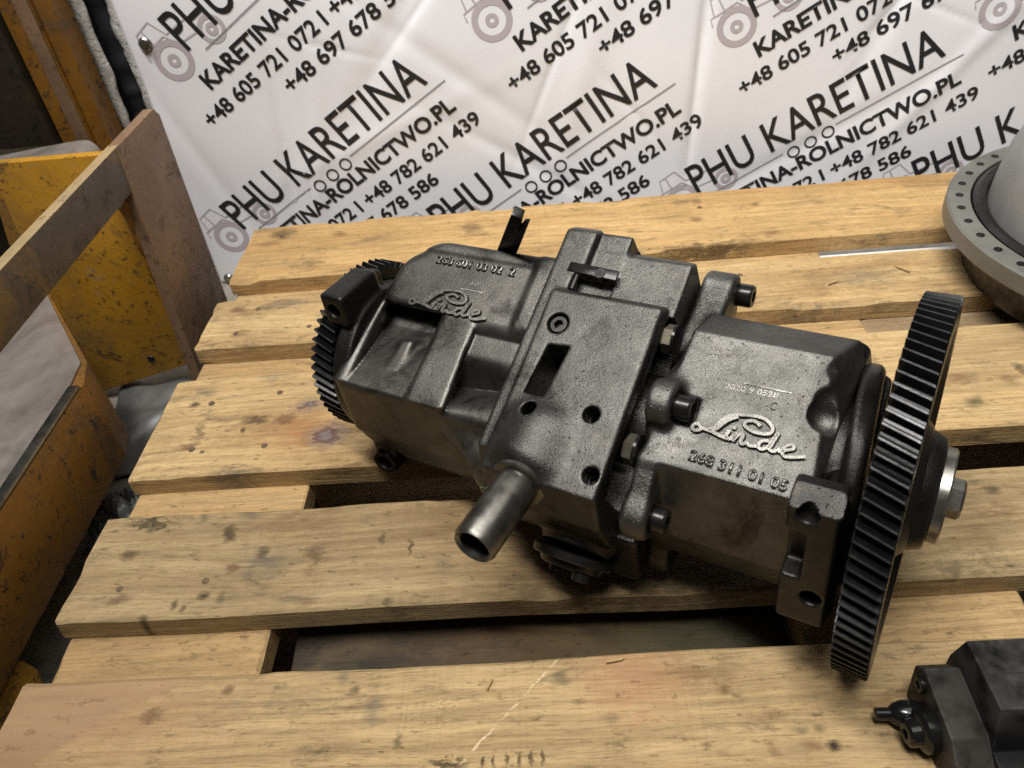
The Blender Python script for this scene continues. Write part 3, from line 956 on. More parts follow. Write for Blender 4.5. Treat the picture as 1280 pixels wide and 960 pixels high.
number('268 311 01 05', -0.1165, -0.0370, -0.0565, -0.0405, 0.0070, 0.0601, M_EMBLEM, 0.0016, 0.030)
number('268 601 03 02  2', -0.3595, 0.0665, -0.2865, 0.0665, 0.0072, 0.0576, M_LETTER, 0.0016, 0.030)
number('C', -0.0795, 0.0075, -0.0760, 0.0070, 0.0055, 0.0598, M_DARKCAST, 0.0004)
number('2020 9 0528', -0.1090, 0.0145, -0.0765, 0.0155, 0.0038, 0.0598, M_CAST2, 0.0003, 0.0)
number('211 88 601', -0.3440, 0.0530, -0.3110, 0.0530, 0.0040, 0.0576, M_CAST, 0.0004, 0.0)
for u0, u1, p, q in ((-0.098, -0.069, 0.0205, 0.0602), (-0.327, -0.307, 0.0485, 0.0578)):
    part('cast_line', box_mesh('cast_line', (u0, p - 0.0004, 0), (u1, p + 0.0004, 0.0004), 0.0), M_CAST2, (0, 0, q - 0.0001))

# ------------------------------------------------------------------ wood
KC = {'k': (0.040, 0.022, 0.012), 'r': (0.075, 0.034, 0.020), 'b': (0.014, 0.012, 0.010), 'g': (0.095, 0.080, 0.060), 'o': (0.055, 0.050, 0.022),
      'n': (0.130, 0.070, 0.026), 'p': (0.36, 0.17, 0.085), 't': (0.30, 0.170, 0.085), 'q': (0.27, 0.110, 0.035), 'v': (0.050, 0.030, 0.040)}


def wood_mat(name, pale, mid, dark, seed, spots=(), scratches=(), aged=0.35, wedge=None):
    n = NT(name)
    co = n.coord()
    off = (seed * 3.17, seed * 1.31, seed * 0.7)
    v = n.mapping(co, loc=off)
    # slow sideways wander so that the grain is never straight
    wn = n.node('ShaderNodeSeparateColor')
    n.put(wn.inputs[0], n.noise(n.mapping(v, scale=(2.6, 5, 5)), 1.0, 2, 0.5, color=True))
    sx = n.node('ShaderNodeSeparateXYZ')
    n.put(sx.inputs[0], v)
    yy = n.math('ADD', sx.outputs[1], n.math('MULTIPLY', n.math('SUBTRACT', wn.outputs[0], 0.5), 0.030))
    cx = n.node('ShaderNodeCombineXYZ')
    n.put(cx.inputs[0], sx.outputs[0])
    n.put(cx.inputs[1], yy)
    n.put(cx.inputs[2], sx.outputs[2])
    gv = cx.outputs[0]
    broad = n.noise(n.mapping(gv, scale=(1.3, 30, 30)), 1.0, 5, 0.62, 0.15)
    fine = n.noise(n.mapping(gv, scale=(9, 190, 190)), 1.0, 5, 0.62)
    fibre = n.noise(n.mapping(gv, scale=(22, 620, 620)), 1.0, 4, 0.65)
    blot = n.noise(n.mapping(v, scale=(7, 13, 13)), 1.0, 6, 0.7, 0.6)
    saw = n.noise(n.mapping(v, rot=(0, 0, 0.12), scale=(420, 9, 9)), 1.0, 3, 0.6)
    pores = n.noise(n.mapping(gv, scale=(70, 1300, 1300)), 1.0, 2, 0.6)
    col = n.ramp(broad, [(0.25, dark), (0.42, mid), (0.58, pale), (0.78, mid)])
    tone = n.noise(n.mapping(v, scale=(3.0, 7, 7)), 1.0, 4, 0.6, 0.4)
    col = n.mix(n.maprange(tone, 0.50, 0.72, 0.0, 0.55), col, tuple(a_ * b_ for a_, b_ in zip(mid, (0.62, 0.56, 0.48))))
    col = n.mix(n.maprange(fine, 0.40, 0.66, 0.0, 0.7), col, tuple(0.62 * q for q in mid))
    col = n.mix(n.maprange(fibre, 0.52, 0.68, 0.0, 0.42), col, tuple(0.45 * q for q in dark))
    col = n.mix(n.maprange(pores, 0.55, 0.70, 0.0, 0.5), col, tuple(0.35 * q for q in dark))
    col = n.mix(n.maprange(saw, 0.52, 0.75, 0.0, 0.22), col, tuple(0.5 * q for q in mid))
    col = n.mix(n.maprange(blot, 0.48, 0.68, 0.0, aged + 0.08), col, (0.20, 0.135, 0.070))
    grime = n.noise(n.mapping(v, scale=(15, 42, 42)), 1.0, 8, 0.75, 0.5)
    col = n.mix(n.maprange(grime, 0.55, 0.68, 0.0, 0.72), col, (0.085, 0.062, 0.036))
    spk = n.noise(n.mapping(v, scale=(75, 190, 190)), 1.0, 4, 0.65)
    col = n.mix(n.maprange(spk, 0.66, 0.74, 0.0, 0.7), col, (0.06, 0.04, 0.022))
    # marks of their own shape: knots, oil, other dark patches, burns, dents
    pd = n.noise(n.mapping(co, scale=(0.6, 1.3, 1.0)), 95, 6, 0.75, color=True)
    dv = n.node('ShaderNodeVectorMath', operation='SUBTRACT')
    n.put(dv.inputs[0], pd)
    dv.inputs[1].default_value = (0.5, 0.5, 0.5)
    dent = None
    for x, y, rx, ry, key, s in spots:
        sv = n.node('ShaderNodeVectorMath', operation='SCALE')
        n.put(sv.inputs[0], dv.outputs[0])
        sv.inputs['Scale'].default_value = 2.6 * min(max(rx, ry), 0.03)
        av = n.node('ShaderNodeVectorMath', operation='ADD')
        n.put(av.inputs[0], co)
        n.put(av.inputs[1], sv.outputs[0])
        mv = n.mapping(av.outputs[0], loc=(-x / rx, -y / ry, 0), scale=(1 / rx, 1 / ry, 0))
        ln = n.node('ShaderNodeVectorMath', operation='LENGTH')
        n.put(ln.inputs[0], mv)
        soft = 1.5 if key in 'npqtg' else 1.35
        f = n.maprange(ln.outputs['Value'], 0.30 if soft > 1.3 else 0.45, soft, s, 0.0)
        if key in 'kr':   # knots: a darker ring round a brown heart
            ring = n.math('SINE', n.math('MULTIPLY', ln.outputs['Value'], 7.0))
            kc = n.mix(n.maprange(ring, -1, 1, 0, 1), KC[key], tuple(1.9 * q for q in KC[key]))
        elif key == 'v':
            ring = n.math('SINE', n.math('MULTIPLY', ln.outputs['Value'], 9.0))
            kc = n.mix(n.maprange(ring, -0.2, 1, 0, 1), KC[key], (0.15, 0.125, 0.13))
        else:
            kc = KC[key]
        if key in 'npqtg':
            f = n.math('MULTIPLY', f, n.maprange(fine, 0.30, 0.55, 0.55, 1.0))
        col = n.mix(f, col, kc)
        if key in 'kb':
            dent = f if dent is None else n.math('MAXIMUM', dent, f)
    if wedge:
        (x0, y0, x1, y1) = wedge    # a planed tongue of redder wood left of this line
        L = math.hypot(x1 - x0, y1 - y0)
        nx_, ny_ = -(y1 - y0) / L, (x1 - x0) / L
        s2 = n.node('ShaderNodeSeparateXYZ')
        n.put(s2.inputs[0], co)
        d = n.math('ADD', n.math('MULTIPLY', s2.outputs[0], nx_), n.math('MULTIPLY', s2.outputs[1], ny_))
        d = n.math('SUBTRACT', d, x0 * nx_ + y0 * ny_)
        d = n.math('ADD', d, n.math('MULTIPLY', n.math('SUBTRACT', blot, 0.5), 0.03))
        wf = n.maprange(d, -0.001, 0.004, 0.0, 0.75)
        smooth = n.noise(n.mapping(gv, rot=(0, 0, -0.5), scale=(5, 30, 30)), 1.0, 3, 0.55)
        col = n.mix(wf, col, n.ramp(smooth, [(0.3, (0.25, 0.150, 0.080)), (0.7, (0.345, 0.220, 0.120))]))
    for x0, y0, x1, y1, wd in scratches:
        L = math.hypot(x1 - x0, y1 - y0)
        a = math.atan2(y1 - y0, x1 - x0)
        sv = n.node('ShaderNodeVectorMath', operation='SCALE')
        n.put(sv.inputs[0], dv.outputs[0])
        sv.inputs['Scale'].default_value = 0.006
        av = n.node('ShaderNodeVectorMath', operation='ADD')
        n.put(av.inputs[0], co)
        n.put(av.inputs[1], sv.outputs[0])
        mv = n.node('ShaderNodeMapping')
        mv.vector_type = 'TEXTURE'
        n.put(mv.inputs[0], av.outputs[0])
        mv.inputs[1].default_value = ((x0 + x1) / 2, (y0 + y1) / 2, 0)
        mv.inputs[2].default_value = (0, 0, a)
        s3 = n.node('ShaderNodeSeparateXYZ')
        n.put(s3.inputs[0], mv.outputs[0])
        f1 = n.maprange(n.math('ABSOLUTE', s3.outputs[1]), wd * 0.4, wd, 1.0, 0.0)
        f2 = n.maprange(n.math('ABSOLUTE', s3.outputs[0]), L * 0.46, L * 0.5, 1.0, 0.0)
        f = n.math('MULTIPLY', n.math('MULTIPLY', f1, f2), n.maprange(spk, 0.42, 0.58, 0.0, 0.75))
        col = n.mix(f, col, (0.72, 0.56, 0.36))
    h = n.math('ADD', n.math('MULTIPLY', fine, 0.9), n.math('MULTIPLY', fibre, 0.6))
    h = n.math('ADD', h, n.math('MULTIPLY', n.noise(v, 45, 4, 0.6), 1.4))
    h = n.math('SUBTRACT', h, n.math('MULTIPLY', n.maprange(spk, 0.62, 0.72), 1.0))
    h = n.math('ADD', h, n.math('MULTIPLY', saw, 0.5))
    if dent is not None:
        h = n.math('SUBTRACT', h, n.math('MULTIPLY', dent, 1.6))
    ro = n.maprange(blot, 0.3, 0.7, 0.62, 0.85)
    return n.done(col, ro, 0.0, n.bump(h, 0.75, 0.0014), **{'Specular IOR Level': 0.3})


def plank_mesh(name, lo, hi, seed, rough=0.0010, chip=0.003, nx=90, ch=0.0016):
    """long board with sawn, slightly chipped arrises, along x."""
    r = np.random.default_rng(seed)
    x0, y0, z0 = lo
    x1, y1, z1 = hi
    xs = np.linspace(x0, x1, nx)

    def wob(a, f):
        k = np.interp(np.arange(nx), np.arange(0, nx + f, f), r.normal(0, 1, len(np.arange(0, nx + f, f))))
        return a * k

    def chips(a):
        c = np.zeros(nx)
        for _ in range(nx // 12):
            i = r.integers(0, nx)
            wd = r.integers(1, 4)
            c[max(i - wd, 0):i + wd] = np.maximum(c[max(i - wd, 0):i + wd], r.random() * a)
        return c + np.abs(r.normal(0, 0.0003, nx))
    yl = y0 + wob(rough, 9)
    yh = y1 + wob(rough, 9)
    zt = z1 + wob(rough * 0.4, 14)
    cN, cF = ch + chips(chip), ch + chips(chip)
    ys = 7
    prof = []
    rows = []
    for i, x in enumerate(xs):
        e = 0.0
        if i == 0 or i == nx - 1:
            e = 0.0012
        p = [(yl[i] + e, z0 + e), (yl[i], z0 + ch), (yl[i], zt[i] - cN[i] * 0.8 - e), (yl[i] + cN[i] + e, zt[i] - e)]
        for k in range(1, ys):
            t = k / ys
            p.append((yl[i] + cN[i] + (yh[i] - cF[i] - yl[i] - cN[i]) * t, zt[i] - e + r.normal(0, 0.0001)))
        p += [(yh[i] - cF[i] - e, zt[i] - e), (yh[i], zt[i] - cF[i] * 0.8 - e), (yh[i], z0 + ch), (yh[i] - e, z0 + e)]
        rows.append([(x + (r.normal(0, 0.0006) if i in (0, nx - 1) else 0), y, z) for y, z in p])
    m = len(rows[0])
    v = [q for row in rows for q in row]
    f = []
    for i in range(nx - 1):
        for k in range(m):
            l = (k + 1) % m
            f.append((i * m + k, i * m + l, (i + 1) * m + l, (i + 1) * m + k))
    f.append(tuple(range(m))[::-1])
    f.append(tuple((nx - 1) * m + k for k in range(m)))
    me = pydata(name, v, f, False)
    bm = bmesh.new()
    bm.from_mesh(me)
    bpy.data.meshes.remove(me)
    return from_bm(bm, name, 0.45)


pallet = thing('wooden_pallet', 'worn wooden pallet of five pale top boards carrying the pump', 'pallet', (0.198, 0.567, -0.144))


def ppart(name, me, mat):
    me.transform(Matrix.Translation((-0.198, -0.567, 0.144)))
    return mesh_obj(name, me, mat, pallet)


# wood textures use world-sized coordinates shifted to the pallet's base
def shift(sp):
    return [(x - 0.198, y - 0.567, rx, ry, k, s) for x, y, rx, ry, k, s in sp]


tones = {1: ((0.47, 0.33, 0.160), (0.40, 0.27, 0.125), (0.29, 0.180, 0.078)),  # front boards one and two darkened for light falloff, besides their greyer wood
         2: ((0.39, 0.285, 0.145), (0.325, 0.228, 0.112), (0.225, 0.142, 0.064)),
         3: ((0.53, 0.375, 0.180), (0.45, 0.300, 0.135), (0.32, 0.188, 0.076)),
         4: ((0.55, 0.395, 0.190), (0.465, 0.310, 0.138), (0.34, 0.198, 0.080)),
         5: ((0.53, 0.345, 0.145), (0.465, 0.285, 0.112), (0.35, 0.192, 0.068))}
ROWS = {1: (0.140, 0.288), 2: (0.337, 0.442), 3: (0.4885, 0.6335), 4: (0.6855, 0.783), 5: (0.827, 0.967)}
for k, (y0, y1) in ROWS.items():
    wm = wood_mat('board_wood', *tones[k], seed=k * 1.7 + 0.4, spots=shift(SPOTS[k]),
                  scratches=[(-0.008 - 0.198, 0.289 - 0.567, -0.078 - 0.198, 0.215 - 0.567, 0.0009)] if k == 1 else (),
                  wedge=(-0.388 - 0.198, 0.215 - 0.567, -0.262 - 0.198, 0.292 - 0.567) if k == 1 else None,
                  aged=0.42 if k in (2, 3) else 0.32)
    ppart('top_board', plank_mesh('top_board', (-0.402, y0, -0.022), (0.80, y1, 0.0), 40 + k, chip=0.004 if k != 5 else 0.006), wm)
W_UNDER = wood_mat('under_wood', (0.50, 0.34, 0.16), (0.43, 0.275, 0.12), (0.32, 0.19, 0.075), 9.1)
W_OLD = wood_mat('old_wood', (0.30, 0.215, 0.12), (0.24, 0.165, 0.09), (0.14, 0.09, 0.045), 5.3, aged=0.5)
for x0, x1 in ((-0.400, -0.236), (0.170, 0.338), (0.655, 0.798)):
    me = plank_mesh('cross_board', (0.160, -x1, -0.0445), (0.965, -x0, -0.0225), int(100 + x0 * 50))
    me.transform(Matrix.Rotation(math.pi / 2, 4, 'Z'))
    ppart('cross_board', me, W_UNDER)
blk = plank_mesh('spacer_block', (-0.0725, -0.05, -0.1215), (0.0725, 0.05, -0.0450), 77, nx=12)
for bx_ in (-0.318, 0.250, 0.727):
    for by_ in (0.217, 0.567, 0.917):
        me = blk.copy()
        me.transform(Matrix.Translation((bx_, by_, 0)))
        ppart('spacer_block', me, W_OLD)
for y0, y1 in ((0.167, 0.267), (0.495, 0.640), (0.867, 0.967)):
    ppart('bottom_board', plank_mesh('bottom_board', (-0.40, y0, -0.1435), (0.80, y1, -0.1220), int(y0 * 400)), W_OLD)
W_DARK = wood_mat('dark_inner_wood', (0.040, 0.031, 0.019), (0.030, 0.023, 0.014), (0.017, 0.012, 0.007), 3.3, aged=0.3,  # dark wood with darker patches over its right half
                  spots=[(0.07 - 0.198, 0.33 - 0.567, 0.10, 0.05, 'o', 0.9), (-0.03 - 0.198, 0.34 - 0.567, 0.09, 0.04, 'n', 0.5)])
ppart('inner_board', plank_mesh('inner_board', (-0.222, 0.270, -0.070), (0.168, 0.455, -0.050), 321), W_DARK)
me = plank_mesh('repair_board', (0.339, 0.645, -0.0445), (0.60, 0.700, -0.0228), 411, nx=40)
ppart('repair_board', me, W_OLD)
# nails driven into the boards over the cross boards
nail = lathe('nail', [(0, 0.0), (0, 0.0034), (0.0008, 0.0030), (0.0011, 0.0)], 10)
nail.transform(Matrix.Rotation(-math.pi / 2, 4, 'Y'))
M_RUST = metal_mat('rusty_nail', (0.17, 0.115, 0.07), 0.6, 0.5, 0.1)
nail.materials.append(M_RUST)
for k, (y0, y1) in ROWS.items():
    for cxn in (-0.318, 0.250, 0.727):
        for s in (-1, 1):
            for tt in (0.27, 0.73):
                if random.random() < 0.55:
                    continue
                o = bpy.data.objects.new('nail', nail)
                link(o, pallet)
                o.location = (cxn + s * (0.035 + random.uniform(-0.008, 0.008)) - 0.198, y0 + (y1 - y0) * (tt + random.uniform(-0.06, 0.06)) - 0.567, 0.144 - 0.0003)

# ------------------------------------------------------------------ floor and wall
n = NT('concrete_floor')
co = n.coord()
a = n.noise(co, 6, 6, 0.65)
b_ = n.noise(co, 60, 4, 0.6)
col = n.ramp(a, [(0.3, (0.16, 0.145, 0.12)), (0.55, (0.27, 0.245, 0.205)), (0.75, (0.20, 0.18, 0.15))])
col = n.mix(n.maprange(b_, 0.5, 0.7, 0, 0.5), col, (0.05, 0.045, 0.04))
M_FLOOR = n.done(col, 0.8, 0.0, n.bump(b_, 0.4, 0.002))
fl = mesh_obj('floor', pydata('floor', [(-4, -3, -0.1445), (4, -3, -0.1445), (4, 4, -0.1445), (-4, 4, -0.1445)], [(0, 1, 2, 3)], False), M_FLOOR)
tag(fl, kind='structure')
n = NT('wall_paint')
co = n.coord()
M_WALL = n.done(n.ramp(n.noise(co, 5, 5, 0.6), [(0.3, (0.030, 0.031, 0.034)), (0.7, (0.060, 0.060, 0.064))]), 0.7, 0.0)
wl = mesh_obj('wall', box_mesh('wall', (-4, 1.16, -0.1445), (4, 1.26, 2.8)), M_WALL)
tag(wl, kind='structure')

# ------------------------------------------------------------------ banner
YB = 1.06


def fold(x, z):
    """soft creases of the hung sheet (offset towards the viewer is negative)."""
    d = 0.0022 * np.sin(7.1 * x + 2.0 * z + 0.6) + 0.0009 * np.sin(17 * x - 9 * z + 1.9) + 0.0004 * np.sin(31 * z + 8 * x)
    for cx_, cz_, ang, wd, am in ((-0.37, 0.02, 1.45, 0.010, 0.0040), (-0.33, 0.00, 1.35, 0.012, -0.0035), (-0.16, 0.24, 0.95, 0.018, 0.0050), (0.06, 0.12, 1.25, 0.022, -0.0045),
                                   (-0.10, 0.15, -0.7, 0.012, 0.0030), (0.225, 0.15, 1.50, 0.008, 0.0060), (0.47, 0.20, 1.2, 0.015, 0.0045), (0.56, 0.10, 0.9, 0.012, -0.0040),
                                   (-0.02, 0.02, -0.6, 0.010, 0.0028), (0.40, 0.02, 0.5, 0.014, 0.0030), (-0.48, 0.05, 1.9, 0.012, 0.0030), (-0.22, 0.08, 0.35, 0.014, -0.0025)):
        s = -(x - cx_) * math.sin(ang) + (z - cz_) * math.cos(ang)
        l = (x - cx_) * math.cos(ang) + (z - cz_) * math.sin(ang)
        d = d + 0.55 * am * np.exp(-(s / wd) ** 2 - (l / 0.16) ** 2)
    for cx_, cz_, ang, wd, am, ln in ((-0.365, 0.03, 1.50, 0.0035, 0.0022, 0.10), (-0.345, 0.02, 1.42, 0.003, -0.0016, 0.09), (-0.13, 0.25, 0.80, 0.004, 0.0022, 0.10), (0.03, 0.16, 1.15, 0.0045, 0.0024, 0.13),
                                       (0.222, 0.14, 1.54, 0.003, 0.0026, 0.25), (0.50, 0.23, 0.9, 0.004, 0.0022, 0.10), (0.53, 0.18, -0.4, 0.003, 0.0016, 0.07), (0.13, 0.09, -0.9, 0.004, 0.0018, 0.06), (-0.26, 0.20, -0.3, 0.003, 0.0014, 0.06)):
        s = -(x - cx_) * math.sin(ang) + (z - cz_) * math.cos(ang)
        l = (x - cx_) * math.cos(ang) + (z - cz_) * math.sin(ang)
        d = d + am * np.exp(-np.abs(s) / wd - (l / ln) ** 2)
    return d


n = NT('banner_vinyl')
co = n.coord()
M_VINYL = n.done(n.ramp(n.noise(co, 9, 4, 0.6), [(0.3, (0.785, 0.785, 0.815)), (0.7, (0.83, 0.83, 0.855))]), 0.38, 0.0, n.bump(n.noise(co, 900, 2, 0.5), 0.12, 0.0004))
M_INK = NT('black_print').done((0.018, 0.018, 0.020), 0.42, 0.0)
M_GREYINK = NT('grey_print').done((0.47, 0.42, 0.44), 0.42, 0.0)
M_LINEINK = NT('line_print').done((0.30, 0.29, 0.31), 0.42, 0.0)
banner = thing('advertising_banner', 'white vinyl banner printed with repeated black lettering hanging behind the pallet', 'banner', (0, YB, -0.144))
nxb, nzb = 420, 180
gx = np.linspace(-0.527, 1.05, nxb)
gz = np.linspace(-0.142, 0.62, nzb)
GX, GZ = np.meshgrid(gx, gz, indexing='ij')
DY = fold(GX, GZ)
GXX = GX.copy()
v = np.stack([GXX, DY, GZ + 0.144], -1).reshape(-1, 3)
f = [(i * nzb + k, i * nzb + k + 1, (i + 1) * nzb + k + 1, (i + 1) * nzb + k) for i in range(nxb - 1) for k in range(nzb - 1)]
me = pydata('sheet', v, f)
sheet = mesh_obj('sheet', me, M_VINYL, banner)
sol = sheet.modifiers.new('thickness', 'SOLIDIFY')
sol.thickness = 0.0006
sol.offset = -1


def onto_banner(name, me, mat, org, ang, s, lift=0.0014):
    """lay a flat xy mesh (tile coordinates, metres) on the creased sheet."""
    bm = bmesh.new()
    bm.from_mesh(me)
    # split long edges so that the print follows the creases
    for _ in range(3):
        long_e = [e for e in bm.edges if e.calc_length() > 0.012]
        if not long_e:
            break
        bmesh.ops.subdivide_edges(bm, edges=long_e, cuts=1)
        bmesh.ops.triangulate(bm, faces=[q for q in bm.faces if len(q.verts) > 4])
    bm.to_mesh(me)
    bm.free()
    nv = len(me.vertices)
    co = np.empty(nv * 3, np.float32)
    me.vertices.foreach_get('co', co)
    co = co.reshape(-1, 3).astype(float)
    c, q = math.cos(ang), math.sin(ang)
    x = org[0] + s * (co[:, 0] * c - co[:, 1] * q)
    z = org[1] + s * (co[:, 0] * q + co[:, 1] * c)
    y = fold(x, z) - lift
    me.vertices.foreach_set('co', np.stack([x, y, z + 0.144], -1).astype(np.float32).ravel())
    me.update()
    return mesh_obj(name, me, mat, banner)


def stroke_mesh(name, polylines, wd):
    bm = bmesh.new()
    for pl, closed in polylines:
        P = [np.array(p, float) for p in pl]
        m = len(P)
        L, R = [], []
        for i in range(m):
            a = P[i - 1] if (i > 0 or closed) else P[i]
            b = P[(i + 1) % m] if (i < m - 1 or closed) else P[i]
            t = (b - a) / (np.linalg.norm(b - a) + 1e-9)
            nn = np.array((-t[1], t[0])) * wd / 2
            L.append(bm.verts.new((*(P[i] + nn), 0)))
            R.append(bm.verts.new((*(P[i] - nn), 0)))
        for i in range(m if closed else m - 1):
            j = (i + 1) % m
            bm.faces.new((L[i], R[i], R[j], L[j]))
    me = bpy.data.meshes.new(name)
    bm.to_mesh(me)
    bm.free()
    return me


def circ(cx_, cy_, r, k=28):
    return ([(cx_ + r * math.cos(2 * math.pi * i / k), cy_ + r * math.sin(2 * math.pi * i / k)) for i in range(k)], True)


def tile(org, deg, s, lines='ABCDT'):
    a = math.radians(deg)

    def txt(st, x0, base, wd, cap, off, nm='lettering', mat=None):
        me = text_mesh('lettering', st, fit=(wd, cap), offset=off)
        me.transform(Matrix.Translation((x0, base, 0)))
        onto_banner(nm, me, mat or M_INK, org, a, s)
    if 'T' in lines:
        big = [circ(-0.025, 0.003, 0.0225), ]
        onto_banner('tractor_print', stroke_mesh('tractor_print', big, 0.0085), M_GREYINK, org, a, s, 0.0010)
        for q, wd in ((circ(-0.025, 0.003, 0.006), 0.0055), (circ(0.047, -0.001, 0.0055), 0.0055), (circ(0.047, -0.001, 0.0155), 0.006),
                      (([(-0.045, 0.030), (-0.040, 0.052), (-0.014, 0.054), (-0.006, 0.030), (0.030, 0.028), (0.052, 0.022), (0.056, 0.008)], False), 0.0022),
                      (([(-0.052, 0.02), (-0.05, 0.030), (-0.012, 0.031), (0.0, 0.012), (0.03, 0.008)], False), 0.0022), (([(-0.030, 0.031), (-0.030, 0.052)], False), 0.0022)):
            onto_banner('tractor_print', stroke_mesh('tractor_print', [q], wd), M_GREYINK, org, a, s, 0.0010)
    if 'A' in lines:
        txt('PHU KARETINA', 0.0, 0.0, 0.375, 0.052, 0.007)
    if 'U' in lines or 'A' in lines:
        ul = [([(0.02, -0.0125), (0.135, -0.0125)], False), ([(0.216, -0.0118), (0.395, -0.0118)], False)]
        for q in ul:
            onto_banner('line_print', stroke_mesh('line_print', [q], 0.0018), M_LINEINK, org, a, s)
        rings = [circ(0.1493, -0.0183, 0.0082), circ(0.176, -0.0177, 0.0082), circ(0.2027, -0.0171, 0.0082)]
        for q in rings:
            onto_banner('ring_print', stroke_mesh('ring_print', [q], 0.0024), M_INK, org, a, s)
    if 'B' in lines:
        txt('KARETINA-ROLNICTWO.PL', -0.0166, -0.051, 0.400, 0.0225, 0.031)
    if 'C' in lines:
        txt('+48 605 721 072 I +48 782 621 439', -0.057, -0.0865, 0.457, 0.0205, 0.022)
    if 'D' in lines:
        txt('+48 697 678 586', 0.067, -0.120, 0.228, 0.0205, 0.022)


tile((-0.4606, -0.0501), 31.8, 1.0)
tile((-0.4502, 0.2153), 31.8, 1.0)
tile((-0.0249, 0.2279), 31.6, 1.0)
tile((-0.150, -0.081), 31.7, 1.0)
tile((0.290, 0.192), 30.0, 0.96)
tile((0.2342, -0.0516), 29.3, 0.957)
tile((0.560, -0.066), 29.3, 0.957)
tile((0.622, 0.185), 29.3, 0.957)
eye = lathe('eyelet', [(0, 0), (0, 0.0088), (0.002, 0.0088), (0.0045, 0.0066), (0.0060, 0.0)], 24)
for x, z in ((-0.503, 0.2285), (-0.511, -0.135)):
    o = mesh_obj('eyelet', eye, M_STEEL, banner)
    o.location = (x, float(fold(x, z)) - 0.001, z + 0.144)
    o.rotation_euler = axes((0, -1, 0)).to_euler()

# ------------------------------------------------------------------ yellow steel frame at the left


def paint_mat(name, base, dirt_amt=0.5, bare=0.3, seed=0.0, oil=(0.030, 0.022, 0.012), brown=(0.16, 0.095, 0.045)):
    n = NT(name)
    co = n.mapping(n.coord(), loc=(seed, seed * 1.7, seed * 0.4))
    a = n.noise(co, 9, 6, 0.65, 0.5)
    b = n.noise(co, 34, 6, 0.7, 0.8)
    c = n.noise(co, 120, 4, 0.65)
    col = n.mix(n.maprange(a, 0.35, 0.65), base, tuple(0.72 * q for q in base))
    col = n.mix(n.maprange(a, 0.52, 0.68, 0.0, dirt_amt), col, brown)
    col = n.mix(n.maprange(b, 0.57, 0.66, 0.0, min(1, dirt_amt * 1.5)), col, oil)
    col = n.mix(n.maprange(c, 0.60, 0.66, 0.0, 0.8), col, oil)
    str_ = n.noise(n.mapping(co, scale=(90, 90, 7)), 1.0, 4, 0.65)
    col = n.mix(n.maprange(str_, 0.60, 0.74, 0.0, 0.45), col, brown)
    rust = n.noise(co, 48, 6, 0.75, 1.5)
    col = n.mix(n.maprange(rust, 0.62, 0.66, 0.0, 0.75), col, (0.10, 0.042, 0.016))
    geo = n.node('ShaderNodeNewGeometry')
    ed = n.maprange(n.noise(co, 26, 5, 0.7, 1.0), 0.63, 0.69, 0.0, bare)
    col = n.mix(ed, col, (0.24, 0.20, 0.155))
    return n.done(col, n.maprange(b, 0.3, 0.7, 0.38, 0.65), 0.0, n.bump(n.math('ADD', b, n.math('MULTIPLY', c, 0.5)), 0.35, 0.0015))


M_YEL = paint_mat('chipped_yellow_paint', (0.44, 0.215, 0.015), 0.55, 0.5, 1.0)
M_YELDK = paint_mat('grimy_yellow_paint', (0.21, 0.090, 0.008), 0.8, 0.12, 4.0, (0.02, 0.016, 0.010), (0.085, 0.055, 0.030))
M_BROWN = paint_mat('brown_grimy_steel', (0.21, 0.126, 0.070), 0.45, 0.06, 7.0, (0.055, 0.034, 0.020), (0.15, 0.080, 0.036))
M_RAILLIT = paint_mat('lit_rail_top', (0.36, 0.26, 0.135), 0.6, 0.4, 2.0, (0.12, 0.09, 0.05), (0.26, 0.17, 0.08))
n = NT('worn_silver_steel')
co = n.coord()
s_ = n.noise(n.mapping(co, scale=(40, 3, 40)), 1.0, 4, 0.6)
a = n.noise(co, 12, 5, 0.6, 0.5)
M_SILVER = n.done(n.ramp(a, [(0.3, (0.20, 0.16, 0.135)), (0.5, (0.33, 0.29, 0.26)), (0.7, (0.17, 0.15, 0.135))]), n.maprange(s_, 0.3, 0.7, 0.32, 0.5), 0.5, n.bump(s_, 0.2, 0.0006))

frame = thing('corner_stand', 'chipped yellow steel corner stand with a worn top rail standing left of the pallet', 'steel stand', (-0.53, 0.80, -0.144))


def fpart(name, me, mat, root, parent=None):
    me.transform(Matrix.Translation(-root.location))
    return mesh_obj(name, me, mat, root)


M_RAIL = paint_mat('scuffed_rail_steel', (0.075, 0.048, 0.026), 1.0, 0.12, 11.0, (0.014, 0.011, 0.007), (0.20, 0.098, 0.010))
# return plate running back beside the pallet end
me = prism('side_plate', [(0.792, 0.196), (0.905, 0.196), (0.915, 0.185), (0.900, -0.143), (0.752, -0.143)], 0.013, 0.0012)
me.transform(Matrix(((0, 0, 1, -0.463), (1, 0, 0, 0), (0, 1, 0, 0), (0, 0, 0, 1))))
fpart('side_plate', me, M_BROWN, frame)
# front plate facing the camera
me = prism('front_plate', [(-0.4645, 0.193), (-0.4645, -0.092), (-0.640, -0.140), (-0.612, 0.020), (-0.590, 0.193)], 0.012, 0.0015)
me.transform(Matrix(((1, 0, 0, 0), (0, 0, 1, 0.785), (0, 1, 0, 0), (0, 0, 0, 1))))
me.transform(Matrix.Shear('XZ', 4, (0, 0)))
fp = fpart('front_plate', me, M_YEL, frame)
hole = lathe('bolt_hole', [(0, 0), (0, 0.0052), (0.0012, 0.0046), (0.0004, 0.003), (0.0004, 0)], 20)
o = mesh_obj('bolt_hole', hole, M_BLACK, frame)
o.rotation_euler = axes((0, -1, 0)).to_euler()
o.location = Vector((-0.520, 0.7852, -0.082)) - frame.location
